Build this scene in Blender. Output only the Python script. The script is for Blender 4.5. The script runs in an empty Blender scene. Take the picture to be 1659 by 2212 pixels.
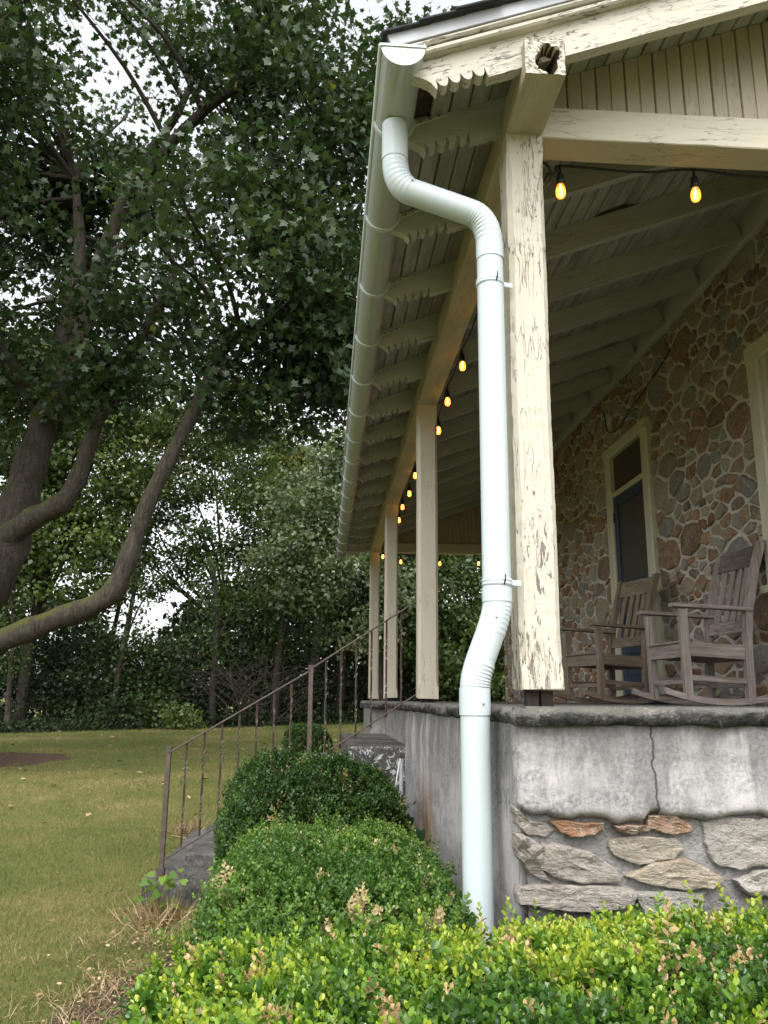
import bpy, math, random
import numpy as np
from mathutils import Matrix, Vector
from math import sin, cos, pi, radians, atan2, sqrt

S = bpy.context.scene
COL = S.collection
rng = np.random.default_rng(7)
random.seed(7)

# ------------------------------------------------------------------ camera, sky, sun, exposure
CAM_POS = (-0.69, -2.85, 0.02)
PITCH, YAW, ROLL, LENS = radians(12.95), radians(4.1), radians(0.45), 1760 / 2212 * 36
fw = Vector((sin(YAW) * cos(PITCH), cos(YAW) * cos(PITCH), sin(PITCH)))
rt0 = Vector((cos(YAW), -sin(YAW), 0)); up0 = rt0.cross(fw)
rt = rt0 * cos(ROLL) + up0 * sin(ROLL); up = up0 * cos(ROLL) - rt0 * sin(ROLL)
cam = bpy.data.cameras.new('camera'); co = bpy.data.objects.new('camera', cam); COL.objects.link(co)
cam.sensor_fit = 'VERTICAL'; cam.sensor_height = 36; cam.sensor_width = 27; cam.lens = LENS
cam.clip_start = 0.05; cam.clip_end = 600
co.matrix_world = Matrix(((rt.x, up.x, -fw.x, CAM_POS[0]), (rt.y, up.y, -fw.y, CAM_POS[1]), (rt.z, up.z, -fw.z, CAM_POS[2]), (0, 0, 0, 1)))
S.camera = co

SUN_EL, SUN_AZ = radians(56), atan2(-0.15, -1.0)          # soft light from behind the camera
w = bpy.data.worlds.new('World'); S.world = w; w.use_nodes = True
wt = w.node_tree; wt.nodes.clear()
sky = wt.nodes.new('ShaderNodeTexSky'); sky.sky_type = 'NISHITA'; sky.sun_disc = False
sky.sun_elevation = SUN_EL; sky.sun_rotation = SUN_AZ; sky.dust_density = 4; sky.air_density = 1.0; sky.ozone_density = 1
hs = wt.nodes.new('ShaderNodeHueSaturation'); hs.inputs['Saturation'].default_value = 0.16; hs.inputs['Value'].default_value = 2.75
bg = wt.nodes.new('ShaderNodeBackground'); bg.inputs['Strength'].default_value = 0.15
wo = wt.nodes.new('ShaderNodeOutputWorld')
wt.links.new(sky.outputs[0], hs.inputs['Color']); wt.links.new(hs.outputs[0], bg.inputs['Color']); wt.links.new(bg.outputs[0], wo.inputs[0])
sl = bpy.data.lights.new('sun', 'SUN'); sl.energy = 0.7; sl.angle = radians(30); sl.color = (1, .97, .93)
so = bpy.data.objects.new('sun', sl); COL.objects.link(so)
sd = Vector((sin(SUN_AZ) * cos(SUN_EL), cos(SUN_AZ) * cos(SUN_EL), sin(SUN_EL)))
so.rotation_euler = sd.to_track_quat('Z', 'Y').to_euler(); so.location = (0, -6, 12)
S.view_settings.view_transform = 'Standard'; S.view_settings.look = 'None'
S.view_settings.exposure = 0.14; S.view_settings.gamma = 1
S.render.engine = 'CYCLES'
S.cycles.max_bounces = 8; S.cycles.transparent_max_bounces = 8; S.cycles.use_denoising = True
S.cycles.diffuse_bounces = 4

# ------------------------------------------------------------------ helpers: objects
WM = {}
def put(o, parent=None, M=None):
    COL.objects.link(o)
    M = M or Matrix.Identity(4); WM[o] = M
    if parent is not None:
        o.parent = parent; o.matrix_local = WM[parent].inverted() @ M
    else:
        o.matrix_local = M
    return o
def tag(o, label=None, cat=None, group=None, kind=None):
    if label: o['label'] = label
    if cat: o['category'] = cat
    if group: o['group'] = group
    if kind: o['kind'] = kind
    return o
def empty(name, loc, label, cat, group=None):
    o = bpy.data.objects.new(name, None); o.empty_display_size = .1
    put(o, None, Matrix.Translation(Vector(loc)))
    return tag(o, label, cat, group)
def mk(name, V, F, mat, parent=None, M=None, smooth=False, mats=None, mi=None, recentre=True):
    V = np.asarray(V, float)
    if M is None and recentre:
        c = (V.min(0) + V.max(0)) / 2; V = V - c; M = Matrix.Translation(Vector(c))
    me = bpy.data.meshes.new(name); me.from_pydata(V.tolist(), [], [list(map(int, f)) for f in F])
    for m in (mats or [mat]): me.materials.append(m)
    if mi is not None: me.polygons.foreach_set('material_index', np.asarray(mi, np.int32))
    if smooth: me.polygons.foreach_set('use_smooth', np.ones(len(me.polygons), bool))
    me.update()
    return put(bpy.data.objects.new(name, me), parent, M)
def share(name, src, parent, M):
    return put(bpy.data.objects.new(name, src.data), parent, M)
def frame(p0, p1, upv):
    p0, p1 = Vector(p0), Vector(p1); x = (p1 - p0).normalized(); z = Vector(upv); z = (z - x * z.dot(x)).normalized(); y = z.cross(x)
    c = (p0 + p1) / 2
    return Matrix(((x.x, y.x, z.x, c.x), (x.y, y.y, z.y, c.y), (x.z, y.z, z.z, c.z), (0, 0, 0, 1))), (p1 - p0).length
def bar_data(L, wd, h, bev=.003, n=1, jit=0., endjit=0., chamf=None, seed=None):
    r = random.Random(seed if seed is not None else random.random())
    V, F = [], []
    ph = [r.uniform(0, 6.28) for _ in range(6)]
    for i in range(n + 1):
        t = i / n; x = (t - .5) * L
        b = chamf(t) if chamf else bev
        a, c = wd / 2, h / 2
        sec = [(a - b, -c), (a, -c + b), (a, c - b), (a - b, c), (-a + b, c), (-a, c - b), (-a, -c + b), (-a + b, -c)]
        dy = jit * (sin(x * 2.3 + ph[0]) + .5 * sin(x * 7.1 + ph[1])); dz = jit * (sin(x * 1.9 + ph[2]) + .5 * sin(x * 6.3 + ph[3]))
        for k, (y, z) in enumerate(sec):
            ex = endjit * r.uniform(-1, 1) if i in (0, n) else 0
            V.append((x + ex, y + dy + jit * .5 * r.uniform(-1, 1), z + dz + jit * .5 * r.uniform(-1, 1)))
    for i in range(n):
        for k in range(8):
            F.append((i * 8 + k, i * 8 + (k + 1) % 8, (i + 1) * 8 + (k + 1) % 8, (i + 1) * 8 + k))
    F.append(tuple(range(7, -1, -1))); F.append(tuple(n * 8 + k for k in range(8)))
    F = [f[::-1] for f in F]
    return V, F
def bar(name, p0, p1, wd, h, mat, parent=None, upv=(0, 0, 1), **k):
    M, L = frame(p0, p1, upv); V, F = bar_data(L, wd, h, **k)
    return mk(name, V, F, mat, parent, M)
def tube_data(P, R, ns=8, cap=True, V=None, F=None, jit=0):
    V = [] if V is None else V; F = [] if F is None else F
    P = [Vector(p) for p in P]; n = len(P)
    if not hasattr(R, '__len__'): R = [R] * n
    t = (P[1] - P[0]).normalized(); a = t.orthogonal().normalized(); base = len(V)
    for i in range(n):
        t2 = (P[min(i + 1, n - 1)] - P[max(i - 1, 0)]).normalized()
        a = (a - t2 * a.dot(t2)).normalized(); b = t2.cross(a)
        for k in range(ns):
            th = 2 * pi * k / ns; rr = R[i] * (1 + (jit * random.uniform(-1, 1) if jit else 0))
            V.append(tuple(P[i] + a * (cos(th) * rr) + b * (sin(th) * rr)))
    for i in range(n - 1):
        for k in range(ns):
            F.append((base + i * ns + k, base + i * ns + (k + 1) % ns, base + (i + 1) * ns + (k + 1) % ns, base + (i + 1) * ns + k))
    if cap:
        F.append(tuple(base + k for k in range(ns - 1, -1, -1))); F.append(tuple(base + (n - 1) * ns + k for k in range(ns)))
    return V, F
def tube(name, P, R, mat, parent=None, ns=10, **k):
    V, F = tube_data(P, R, ns, **k); return mk(name, V, F, mat, parent, smooth=True)
def smooth_path(P, sub=6):
    P = [np.array(p, float) for p in P]; out = []
    Q = [2 * P[0] - P[1]] + P + [2 * P[-1] - P[-2]]
    for i in range(1, len(Q) - 2):
        for j in range(sub):
            t = j / sub
            out.append(.5 * ((2 * Q[i]) + (-Q[i - 1] + Q[i + 1]) * t + (2 * Q[i - 1] - 5 * Q[i] + 4 * Q[i + 1] - Q[i + 2]) * t * t + (-Q[i - 1] + 3 * Q[i] - 3 * Q[i + 1] + Q[i + 2]) * t ** 3))
    out.append(P[-1]); return out
def np_mesh(name, V, Fa, mat, parent=None, rnd=None, smooth=False, M=None):
    """V (n,3), Fa (m,k) of one polygon size, rnd per vertex"""
    me = bpy.data.meshes.new(name); k = Fa.shape[1]
    me.vertices.add(len(V)); me.vertices.foreach_set('co', np.ascontiguousarray(V, np.float32).ravel())
    me.loops.add(Fa.size); me.loops.foreach_set('vertex_index', np.ascontiguousarray(Fa, np.int32).ravel())
    me.polygons.add(len(Fa)); me.polygons.foreach_set('loop_start', np.arange(0, Fa.size, k, dtype=np.int32)); me.polygons.foreach_set('loop_total', np.full(len(Fa), k, np.int32))
    if smooth: me.polygons.foreach_set('use_smooth', np.ones(len(Fa), bool))
    me.update(calc_edges=True)
    if rnd is not None:
        at = me.attributes.new('rnd', 'FLOAT', 'POINT'); at.data.foreach_set('value', np.ascontiguousarray(rnd, np.float32))
    me.materials.append(mat)
    return put(bpy.data.objects.new(name, me), parent, M or Matrix.Identity(4))
def frames(d, nrm):
    d = d / np.linalg.norm(d, axis=1, keepdims=True)
    z = nrm - (nrm * d).sum(1, keepdims=True) * d; z /= np.linalg.norm(z, axis=1, keepdims=True) + 1e-9
    y = np.cross(z, d); return np.stack([d, y, z], axis=2)
def scatter(name, tv, tf, pos, R, sc, rnd, mat, parent=None, M=None):
    n = len(pos); k = len(tv)
    V = np.einsum('nij,kj->nki', R, tv) * np.asarray(sc).reshape(-1, 1, 1) + pos[:, None, :]
    F = (tf[None] + (np.arange(n) * k)[:, None, None]).reshape(-1, tf.shape[1])
    V = V.reshape(-1, 3)
    if M is not None: V = V - np.array(M.translation)
    return np_mesh(name, V, F, mat, parent, np.repeat(rnd, k), M=M)
def rdir(n):
    v = rng.normal(size=(n, 3)); return v / np.linalg.norm(v, axis=1, keepdims=True)
def hashn(x, y, s=0):
    v = np.sin(x * 12.9898 + y * 78.233 + s * 37.7) * 43758.5453; return v - np.floor(v)
def vnoise(x, y, s=0):
    x = np.asarray(x, float); y = np.asarray(y, float); xi, yi = np.floor(x), np.floor(y); fx, fy = x - xi, y - yi
    fx = fx * fx * (3 - 2 * fx); fy = fy * fy * (3 - 2 * fy)
    return (hashn(xi, yi, s) * (1 - fx) + hashn(xi + 1, yi, s) * fx) * (1 - fy) + (hashn(xi, yi + 1, s) * (1 - fx) + hashn(xi + 1, yi + 1, s) * fx) * fy
def fbm(x, y, s=0, o=3):
    return sum(vnoise(x * 2 ** i, y * 2 ** i, s + i) / 2 ** i for i in range(o)) / sum(.5 ** i for i in range(o))

# ------------------------------------------------------------------ helpers: materials
class G:
    def __init__(s, name):
        s.m = bpy.data.materials.new(name); s.m.use_nodes = True; s.t = s.m.node_tree; s.t.nodes.clear()
        s.out = s.t.nodes.new('ShaderNodeOutputMaterial')
    def n(s, typ, ins=None, **props):
        x = s.t.nodes.new(typ)
        for k, v in props.items(): setattr(x, k, v)
        for k, v in (ins or {}).items():
            if isinstance(v, bpy.types.NodeSocket): s.t.links.new(v, x.inputs[k])
            else: x.inputs[k].default_value = v
        return x
    def obj(s): return s.n('ShaderNodeTexCoord').outputs['Object']
    def pos(s): return s.n('ShaderNodeNewGeometry').outputs['Position']
    def map(s, v, sc=(1, 1, 1), loc=(0, 0, 0)): return s.n('ShaderNodeMapping', {'Vector': v, 'Scale': sc, 'Location': loc}).outputs[0]
    def rndoff(s, v, k=30.):
        r = s.n('ShaderNodeObjectInfo').outputs['Random']; m = s.n('ShaderNodeMath', {0: r, 1: k}, operation='MULTIPLY').outputs[0]
        return s.n('ShaderNodeVectorMath', {0: v, 1: m}, operation='ADD').outputs[0]
    def noise(s, v, sc, det=4, ro=.6, dis=0, col=False):
        x = s.n('ShaderNodeTexNoise', {'Vector': v, 'Scale': sc, 'Detail': det, 'Roughness': ro, 'Distortion': dis}); return x.outputs['Color' if col else 'Fac']
    def vor(s, v, sc, feat='F1', out='Distance', rnd=1.):
        return s.n('ShaderNodeTexVoronoi', {'Vector': v, 'Scale': sc, 'Randomness': rnd}, feature=feat).outputs[out]
    def ramp(s, f, stops, interp='LINEAR'):
        x = s.n('ShaderNodeValToRGB', {'Fac': f}); e = x.color_ramp; e.interpolation = interp
        while len(e.elements) < len(stops): e.elements.new(.5)
        for i, (p, c) in enumerate(stops):
            e.elements[i].position = p; e.elements[i].color = (c, c, c, 1) if not hasattr(c, '__len__') else (*c, 1)
        return x.outputs[0]
    def mix(s, f, a, b, bt='MIX'):
        x = s.n('ShaderNodeMix', {0: f}, data_type='RGBA', blend_type=bt)
        for i, v in ((6, a), (7, b)):
            if isinstance(v, bpy.types.NodeSocket): s.t.links.new(v, x.inputs[i])
            else: x.inputs[i].default_value = (*v, 1)
        return x.outputs[2]
    def ma(s, op, a, b=0., c=0., clamp=False): return s.n('ShaderNodeMath', {0: a, 1: b, 2: c}, operation=op, use_clamp=clamp).outputs[0]
    def sep(s, v): return s.n('ShaderNodeSeparateXYZ', {0: v}).outputs
    def bump(s, h, st=.3, d=.01, nrm=None):
        i = {'Height': h, 'Strength': st, 'Distance': d}
        if nrm is not None: i['Normal'] = nrm
        return s.n('ShaderNodeBump', i).outputs[0]
    def done(s, col, rough=.7, nrm=None, spec=.3, **kw):
        i = {'Base Color': col if isinstance(col, bpy.types.NodeSocket) else (*col, 1), 'Roughness': rough, 'Specular IOR Level': spec}
        if nrm is not None: i['Normal'] = nrm
        i.update(kw); b = s.n('ShaderNodeBsdfPrincipled', i); s.t.links.new(b.outputs[0], s.out.inputs[0]); s.b = b; return s.m

def paint(name, base, wood=(.20, .17, .14), flake=.62, dirt=.35, dirtcol=(.22, .21, .16), wear2=.2, bumpst=.5):
    g = G(name); v = g.rndoff(g.obj())
    gr = g.map(v, (1.6, 26, 26)); grain = g.noise(gr, 3, 5, .65)
    fl = g.noise(g.map(v, (9, 36, 36)), 1.7, 7, .74, .5); big = g.noise(g.map(v, (1.2, 2, 2)), 1.5, 2)
    m = g.ma('ADD', fl, g.ma('MULTIPLY', g.ma('SUBTRACT', big, .5), wear2))
    flk = g.ramp(m, [(flake, 0), (flake + .02, 1)])
    crk = g.ma('ABSOLUTE', g.ma('SUBTRACT', g.noise(g.map(v, (3, 30, 30)), 1.1, 3, .5, .4), .5))
    crk = g.ramp(crk, [(0, 1), (.011, 0)])
    crk = g.ma('MULTIPLY', crk, g.ramp(g.noise(v, 3.1, 2), [(.42, 0), (.56, 1)]))
    d = g.noise(g.map(v, (1.2, 6, 6)), 1.3, 5, .7)
    c = g.mix(g.ma('MULTIPLY', g.ramp(d, [(.42, 0), (.72, 1)]), dirt), base, dirtcol)
    c = g.mix(g.ma('MULTIPLY', g.noise(v, 60, 2), .18), c, tuple(x * .75 for x in base))
    wcol = g.ramp(g.noise(gr, 2.2, 4), [(.3, tuple(x * .55 for x in wood)), (.6, wood), (.8, (wood[0] * 1.5, wood[1] * 1.15, wood[2] * .95))])
    mask = g.ma('MAXIMUM', flk, g.ma('MULTIPLY', crk, .75))
    c = g.mix(mask, c, wcol)
    h = g.ma('SUBTRACT', g.ma('MULTIPLY', grain, .35), g.ma('MULTIPLY', mask, .8))
    return g.done(c, .62, g.bump(h, bumpst, .004), .28)
def plain(name, col, rough=.6, spec=.3, var=.15, sc=8, bst=.15, **kw):
    g = G(name); v = g.rndoff(g.obj()); n_ = g.noise(v, sc, 5, .65)
    c = g.mix(g.ramp(n_, [(.3, 0), (.7, 1)]), tuple(x * (1 - var) for x in col), tuple(min(1, x * (1 + var)) for x in col))
    return g.done(c, rough, g.bump(g.noise(v, sc * 7, 3), bst, .004), spec, **kw)
def leafmat(name, stops, rough=.42, trans=.3, spec=.4, tboost=1.5):
    g = G(name); r = g.n('ShaderNodeAttribute', attribute_name='rnd').outputs['Fac']
    c = g.ramp(r, stops)
    b = g.n('ShaderNodeBsdfPrincipled', {'Base Color': c, 'Roughness': rough, 'Specular IOR Level': spec})
    tc = g.mix(1., c, (tboost * 1.05, tboost * 1.1, tboost * .55), 'MULTIPLY')
    t = g.n('ShaderNodeBsdfTranslucent', {'Color': tc})
    mx = g.n('ShaderNodeMixShader', {0: trans, 1: b.outputs[0], 2: t.outputs[0]}); g.t.links.new(mx.outputs[0], g.out.inputs[0]); return g.m

MAT = {}
CREAM = (.53, .495, .405)
MAT['post_old'] = paint('peeling_cream_paint', CREAM, (.21, .185, .16), .625, .3, (.40, .36, .27), .62, 1.)
MAT['post'] = paint('worn_cream_paint', (.50, .455, .36), (.22, .19, .15), .70, .3, (.36, .32, .23), .16, .35)
MAT['beam'] = paint('weathered_beam_paint', (.50, .465, .37), (.2, .17, .14), .665, .40, (.36, .33, .24), .2, .6)
MAT['plate'] = paint('stained_beam_paint', (.43, .385, .28), (.2, .17, .13), .71, .7, (.25, .21, .12), .15, .3)
MAT['rafter'] = paint('greyed_rafter_paint', (.42, .43, .385), (.16, .15, .13), .72, .55, (.22, .24, .20), .15, .35)
MAT['soffit'] = paint('mildewed_board_paint', (.40, .40, .37), (.13, .125, .12), .68, .9, (.13, .135, .125), .25, .35)
MAT['siding'] = paint('tan_siding_paint', (.42, .37, .275), (.2, .18, .15), .72, .45, (.23, .205, .155), .1, .25)
MAT['barge'] = paint('peeling_rake_paint', (.50, .475, .395), (.2, .17, .14), .60, .35, (.33, .31, .25), .25, .7)
MAT['trim'] = paint('door_trim_paint', (.50, .48, .36), (.2, .18, .14), .75, .4, (.3, .29, .2), .1, .2)
MAT['rotten'] = plain('rotten_wood', (.07, .045, .03), .9, .1, .5, 30, .8)
MAT['old_deck'] = plain('old_dark_wood', (.06, .045, .04), .9, .1, .4, 12, .4)
MAT['dripmetal'] = plain('grey_drip_metal', (.36, .37, .40), .45, .4, .08, 5, .05)
MAT['shingle'] = plain('dark_shingle', (.045, .047, .055), .9, .2, .4, 40, .8)
MAT['bulbsocket'] = plain('black_rubber', (.012, .012, .013), .5, .4, .1)
MAT['iron'] = plain('brown_iron', (.075, .055, .043), .42, .45, .35, 25, .3)
MAT['rust'] = plain('rusty_steel', (.045, .034, .028), .75, .3, .4, 30, .5)
MAT['blue'] = plain('navy_paint', (.022, .038, .07), .42, .4, .25, 6, .2)
MAT['screen'] = plain('dark_screen', (.05, .047, .035), .5, .3, .15, 3, .05)
MAT['glass'] = plain('dark_pane', (.03, .034, .034), .12, .5, .2, 2, .0)
MAT['knob'] = plain('black_metal', (.012, .012, .013), .35, .5, .1)
MAT['conduit'] = plain('grey_conduit', (.27, .28, .29), .5, .4, .25, 10, .1)
MAT['white'] = plain('white_wire', (.7, .7, .66), .5, .4, .1)
MAT['soil'] = plain('dark_soil', (.06, .045, .034), .95, .1, .55, 35, 1.)
MAT['mulch'] = plain('brown_mulch', (.075, .05, .036), .95, .1, .6, 20, 1.)

def gutter_mat():
    g = G('pale_gutter_vinyl'); v = g.obj()
    d = g.noise(g.map(v, (40, 1.2, 8)), 1.5, 4, .7); sp = g.vor(v, 60)
    c = g.mix(g.ma('MULTIPLY', g.ramp(d, [(.5, 0), (.85, 1)]), .25), (.40, .44, .41), (.30, .32, .28))  # greenish base colour carries the lawn and tree reflection, grime streaks over it
    c = g.mix(g.ma('MULTIPLY', g.ramp(sp, [(.05, 1), (.1, 0)]), g.ramp(g.noise(v, 9, 2), [(.62, 0), (.66, .8)])), c, (.25, .24, .2))
    return g.done(c, .2, g.bump(g.noise(v, 14, 2), .04, .01), .55)
MAT['gutter'] = gutter_mat()
def spout_mat():
    g = G('white_downspout'); v = g.obj()
    c = g.mix(g.ramp(g.noise(g.map(v, (12, 12, 1.5)), 2, 4), [(.4, 0), (.8, .35)]), (.50, .565, .575), (.42, .475, .48))
    return g.done(c, .33, g.bump(g.noise(v, 12, 2), .06, .01), .4)
MAT['spout'] = spout_mat()

def stone_mat(name, palette, sc=1.):
    g = G(name); v = g.rndoff(g.obj()); r = g.n('ShaderNodeObjectInfo').outputs['Random']
    base = g.ramp(r, palette, 'CONSTANT')
    n1 = g.noise(v, 8 * sc, 6, .7, .9); n2 = g.noise(g.map(v, (1, 1, 3.2)), 15 * sc, 6, .72, 1.4); n3 = g.noise(v, 34 * sc, 5, .75)
    c = g.mix(g.ramp(n1, [(.36, 0), (.64, .85)]), base, g.mix(.62, base, (.36, .33, .28)))
    c = g.mix(g.ramp(n2, [(.52, 0), (.70, .6)]), c, (.13, .08, .045))
    vein = g.ramp(g.ma('ABSOLUTE', g.ma('SUBTRACT', g.noise(v, 11 * sc, 4, .6, 1.5), .5)), [(0, .7), (.025, 0)])
    c = g.mix(vein, c, (.44, .40, .33))
    c = g.mix(g.ramp(n3, [(.56, 0), (.74, .55)]), c, (.50, .47, .41))
    c = g.mix(g.ramp(n3, [(.28, .6), (.42, 0)]), c, (.06, .045, .035))
    # mortar smeared over the face
    sm = g.ramp(g.noise(g.pos(), 7., 5, .7, .6), [(.61, 0), (.69, .7)]); c = g.mix(sm, c, (.44, .41, .365))
    return g.done(c, .88, g.bump(g.ma('ADD', g.ma('MULTIPLY', n3, 1.1), g.ma('ADD', n2, n1)), 1., .016), .18)
PAL = [(0, (.25, .125, .06)), (.14, (.31, .255, .18)), (.3, (.25, .23, .2)), (.45, (.17, .085, .048)), (.56, (.33, .27, .19)), (.68, (.2, .2, .195)), (.78, (.30, .17, .085)), (.88, (.36, .33, .27)), (.95, (.12, .085, .065))]
MAT['stone'] = stone_mat('rubble_stone', PAL)
MAT['fstone_rust'] = stone_mat('rust_stone', [(0, (.30, .15, .08)), (.6, (.27, .17, .11))])
MAT['fstone_tan'] = stone_mat('tan_stone', [(0, (.40, .32, .22)), (.5, (.36, .31, .24))])
MAT['fstone_grey'] = stone_mat('pinkish_grey_stone', [(0, (.28, .25, .225)), (.5, (.30, .27, .245))])
MAT['fstone_pale'] = stone_mat('pale_grey_stone', [(0, (.34, .33, .305)), (.5, (.36, .34, .315))])
def stone_stuff():
    g = G('rubble_stone_far'); v = g.pos(); r = g.n('ShaderNodeAttribute', attribute_name='rnd').outputs['Fac']
    base = g.ramp(r, PAL, 'CONSTANT'); n1 = g.noise(v, 9, 6, .65)
    c = g.mix(g.ramp(n1, [(.4, 0), (.7, .7)]), base, (.28, .25, .21))
    return g.done(c, .85, g.bump(g.noise(v, 25, 7, .7), .8, .01), .2)
MAT['stone_far'] = stone_stuff()
def mortar_mat():
    g = G('pale_mortar'); v = g.pos(); n_ = g.noise(v, 5, 6, .7)
    c = g.mix(g.ramp(n_, [(.35, 0), (.7, 1)]), (.42, .39, .345), (.56, .53, .475))
    return g.done(c, .95, g.bump(g.noise(v, 38, 6, .7), .8, .012), .1)
MAT['mortar'] = mortar_mat()
g = G('grey_mortar'); v = g.pos(); n_ = g.noise(v, 9, 7, .72, .4); f = g.noise(v, 60, 5, .75)
MAT['mortar_grey'] = g.done(g.ramp(g.ma('ADD', g.ma('MULTIPLY', n_, .65), g.ma('MULTIPLY', f, .35)), [(.34, (.13, .128, .125)), (.5, (.29, .28, .27)), (.68, (.42, .405, .395))]), .95, g.bump(g.ma('ADD', g.ma('MULTIPLY', n_, 2.), f), 1., .02), .1)
def stucco_mat():
    g = G('grimy_render'); v = g.pos(); x, y, z = g.sep(v)
    fine = g.noise(v, 130, 3, .6); med = g.noise(v, 6, 6, .7, .3); spk = g.noise(v, 75, 4, .75)
    c = g.mix(g.ramp(med, [(.35, 0), (.7, 1)]), (.36, .34, .33), (.47, .445, .435))
    # lichen and soot: runs below the slab nosing, blotches on the front, speckle
    run = g.noise(g.map(v, (5, 6, 1.1)), 1.5, 6, .72, .5)
    topm = g.ramp(g.ma('MULTIPLY', g.ma('ADD', z, .42), 2.9), [(0, 0), (1, 1)])
    soot = g.ma('MULTIPLY', g.ramp(g.ma('ADD', run, g.ma('MULTIPLY', topm, .29)), [(.56, 0), (.80, 1)]), .75)
    c = g.mix(g.ma('MULTIPLY', soot, g.ramp(spk, [(.35, .7), (.6, 1)])), c, (.075, .076, .074))
    bl = g.noise(g.map(v, (1.8, 1.8, 3.2)), 1.6, 4, .6, .5)
    blot = g.ma('MULTIPLY', g.ramp(bl, [(.42, 0), (.58, 1)]), g.ramp(spk, [(.40, .15), (.60, 1)]))
    c = g.mix(g.ma('MULTIPLY', blot, .8), c, (.13, .13, .127))
    c = g.mix(g.ma('MULTIPLY', g.ramp(spk, [(.6, 0), (.72, 1)]), .5), c, (.16, .16, .155))
    # rust-orange seep on the side face by the steps
    ym = g.ma('SUBTRACT', 1., g.ma('ABSOLUTE', g.ma('MULTIPLY', g.ma('SUBTRACT', y, 2.1), 1.7)), clamp=True)
    ym = g.ma('MULTIPLY', ym, g.ma('LESS_THAN', x, -.02))
    zm = g.ramp(g.ma('MULTIPLY', g.ma('ADD', z, .30), -1.4), [(0, 0), (.45, 1)])
    st = g.ramp(g.noise(g.map(v, (8, 8, .8)), 1.3, 4, .6, .4), [(.40, 0), (.56, 1)])
    c = g.mix(g.ma('MULTIPLY', g.ma('MULTIPLY', ym, zm), g.ma('MULTIPLY', st, .95)), c, (.34, .19, .05))
    # one hairline crack down the front
    ck = g.ma('ABSOLUTE', g.ma('SUBTRACT', g.ma('SUBTRACT', x, .345), g.ma('MULTIPLY', g.ma('SUBTRACT', g.noise(g.map(v, (0, 0, 1)), 14, 4), .5), .05)))
    crack = g.ramp(ck, [(.0015, 1), (.0035, 0)])
    c = g.mix(g.ma('MULTIPLY', crack, .85), c, (.05, .045, .04))
    h = g.ma('SUBTRACT', g.ma('ADD', g.ma('MULTIPLY', spk, .8), g.ma('MULTIPLY', med, .7)), g.ma('MULTIPLY', crack, 2.))
    return g.done(c, .93, g.bump(h, .7, .006), .12)
MAT['stucco'] = stucco_mat()
def slab_mat(name='lichened_slab', dark=.5):
    g = G(name); v = g.pos(); z = g.sep(v)[2]
    n_ = g.noise(v, 11, 7, .72, .3); f = g.noise(v, 70, 4, .7)
    c = g.ramp(g.ma('ADD', g.ma('MULTIPLY', n_, .7), g.ma('MULTIPLY', f, .3)), [(.40, (.03, .03, .03)), (.52, (.10, .098, .092)), (.58, (.22, .21, .19)), (.72, (.36, .345, .31))])
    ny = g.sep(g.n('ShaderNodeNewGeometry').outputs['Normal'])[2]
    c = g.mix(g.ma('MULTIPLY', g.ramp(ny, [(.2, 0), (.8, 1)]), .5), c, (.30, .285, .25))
    return g.done(c, .95, g.bump(g.ma('ADD', g.ma('MULTIPLY', n_, 1.6), g.ma('ADD', f, g.noise(v, 28, 6, .75))), 1., .022), .12)
MAT['slab'] = slab_mat()
def step_mat():
    g = G('mossy_concrete'); v = g.pos(); n_ = g.noise(v, 4, 6, .7, .3); f = g.noise(v, 55, 4, .7)
    c = g.ramp(g.ma('ADD', g.ma('MULTIPLY', n_, .6), g.ma('MULTIPLY', f, .4)), [(.36, (.03, .03, .028)), (.5, (.085, .083, .078)), (.64, (.17, .165, .15))])
    nz = g.sep(g.n('ShaderNodeNewGeometry').outputs['Normal'])[1]
    li = g.ramp(g.noise(v, 22, 6, .75, .5), [(.53, 0), (.58, 1)])
    x, y, z = g.sep(v)
    li = g.ma('MULTIPLY', li, g.ma('MULTIPLY', g.ma('LESS_THAN', nz, -.5), g.ramp(g.ma('MULTIPLY', g.ma('ADD', x, .75), 3.), [(0, 0), (1, 1)])))
    c = g.mix(g.ma('MULTIPLY', li, .85), c, (.55, .55, .56))
    return g.done(c, .95, g.bump(g.ma('ADD', n_, f), .9, .01), .12)
MAT['step'] = step_mat()
def wood_mat(name, a, b, c3):
    g = G(name); v = g.rndoff(g.obj(), 9)
    gr = g.noise(g.map(v, (1.5, 32, 32)), 2.4, 6, .7, .3); bl = g.noise(g.map(v, (3, 6, 6)), 1.6, 3)
    c = g.ramp(gr, [(.32, c3), (.5, a), (.68, b)]); c = g.mix(g.ramp(bl, [(.4, 0), (.75, .5)]), c, c3)
    return g.done(c, .8, g.bump(gr, .5, .004), .2)
MAT['chair1'] = wood_mat('silvered_teak', (.25, .215, .19), (.36, .325, .295), (.13, .105, .088))
MAT['chair2'] = wood_mat('brown_weathered_teak', (.20, .155, .115), (.285, .235, .185), (.10, .074, .054))
MAT['chairtop'] = wood_mat('dark_teak', (.12, .10, .088), (.19, .165, .145), (.07, .056, .048))
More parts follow.
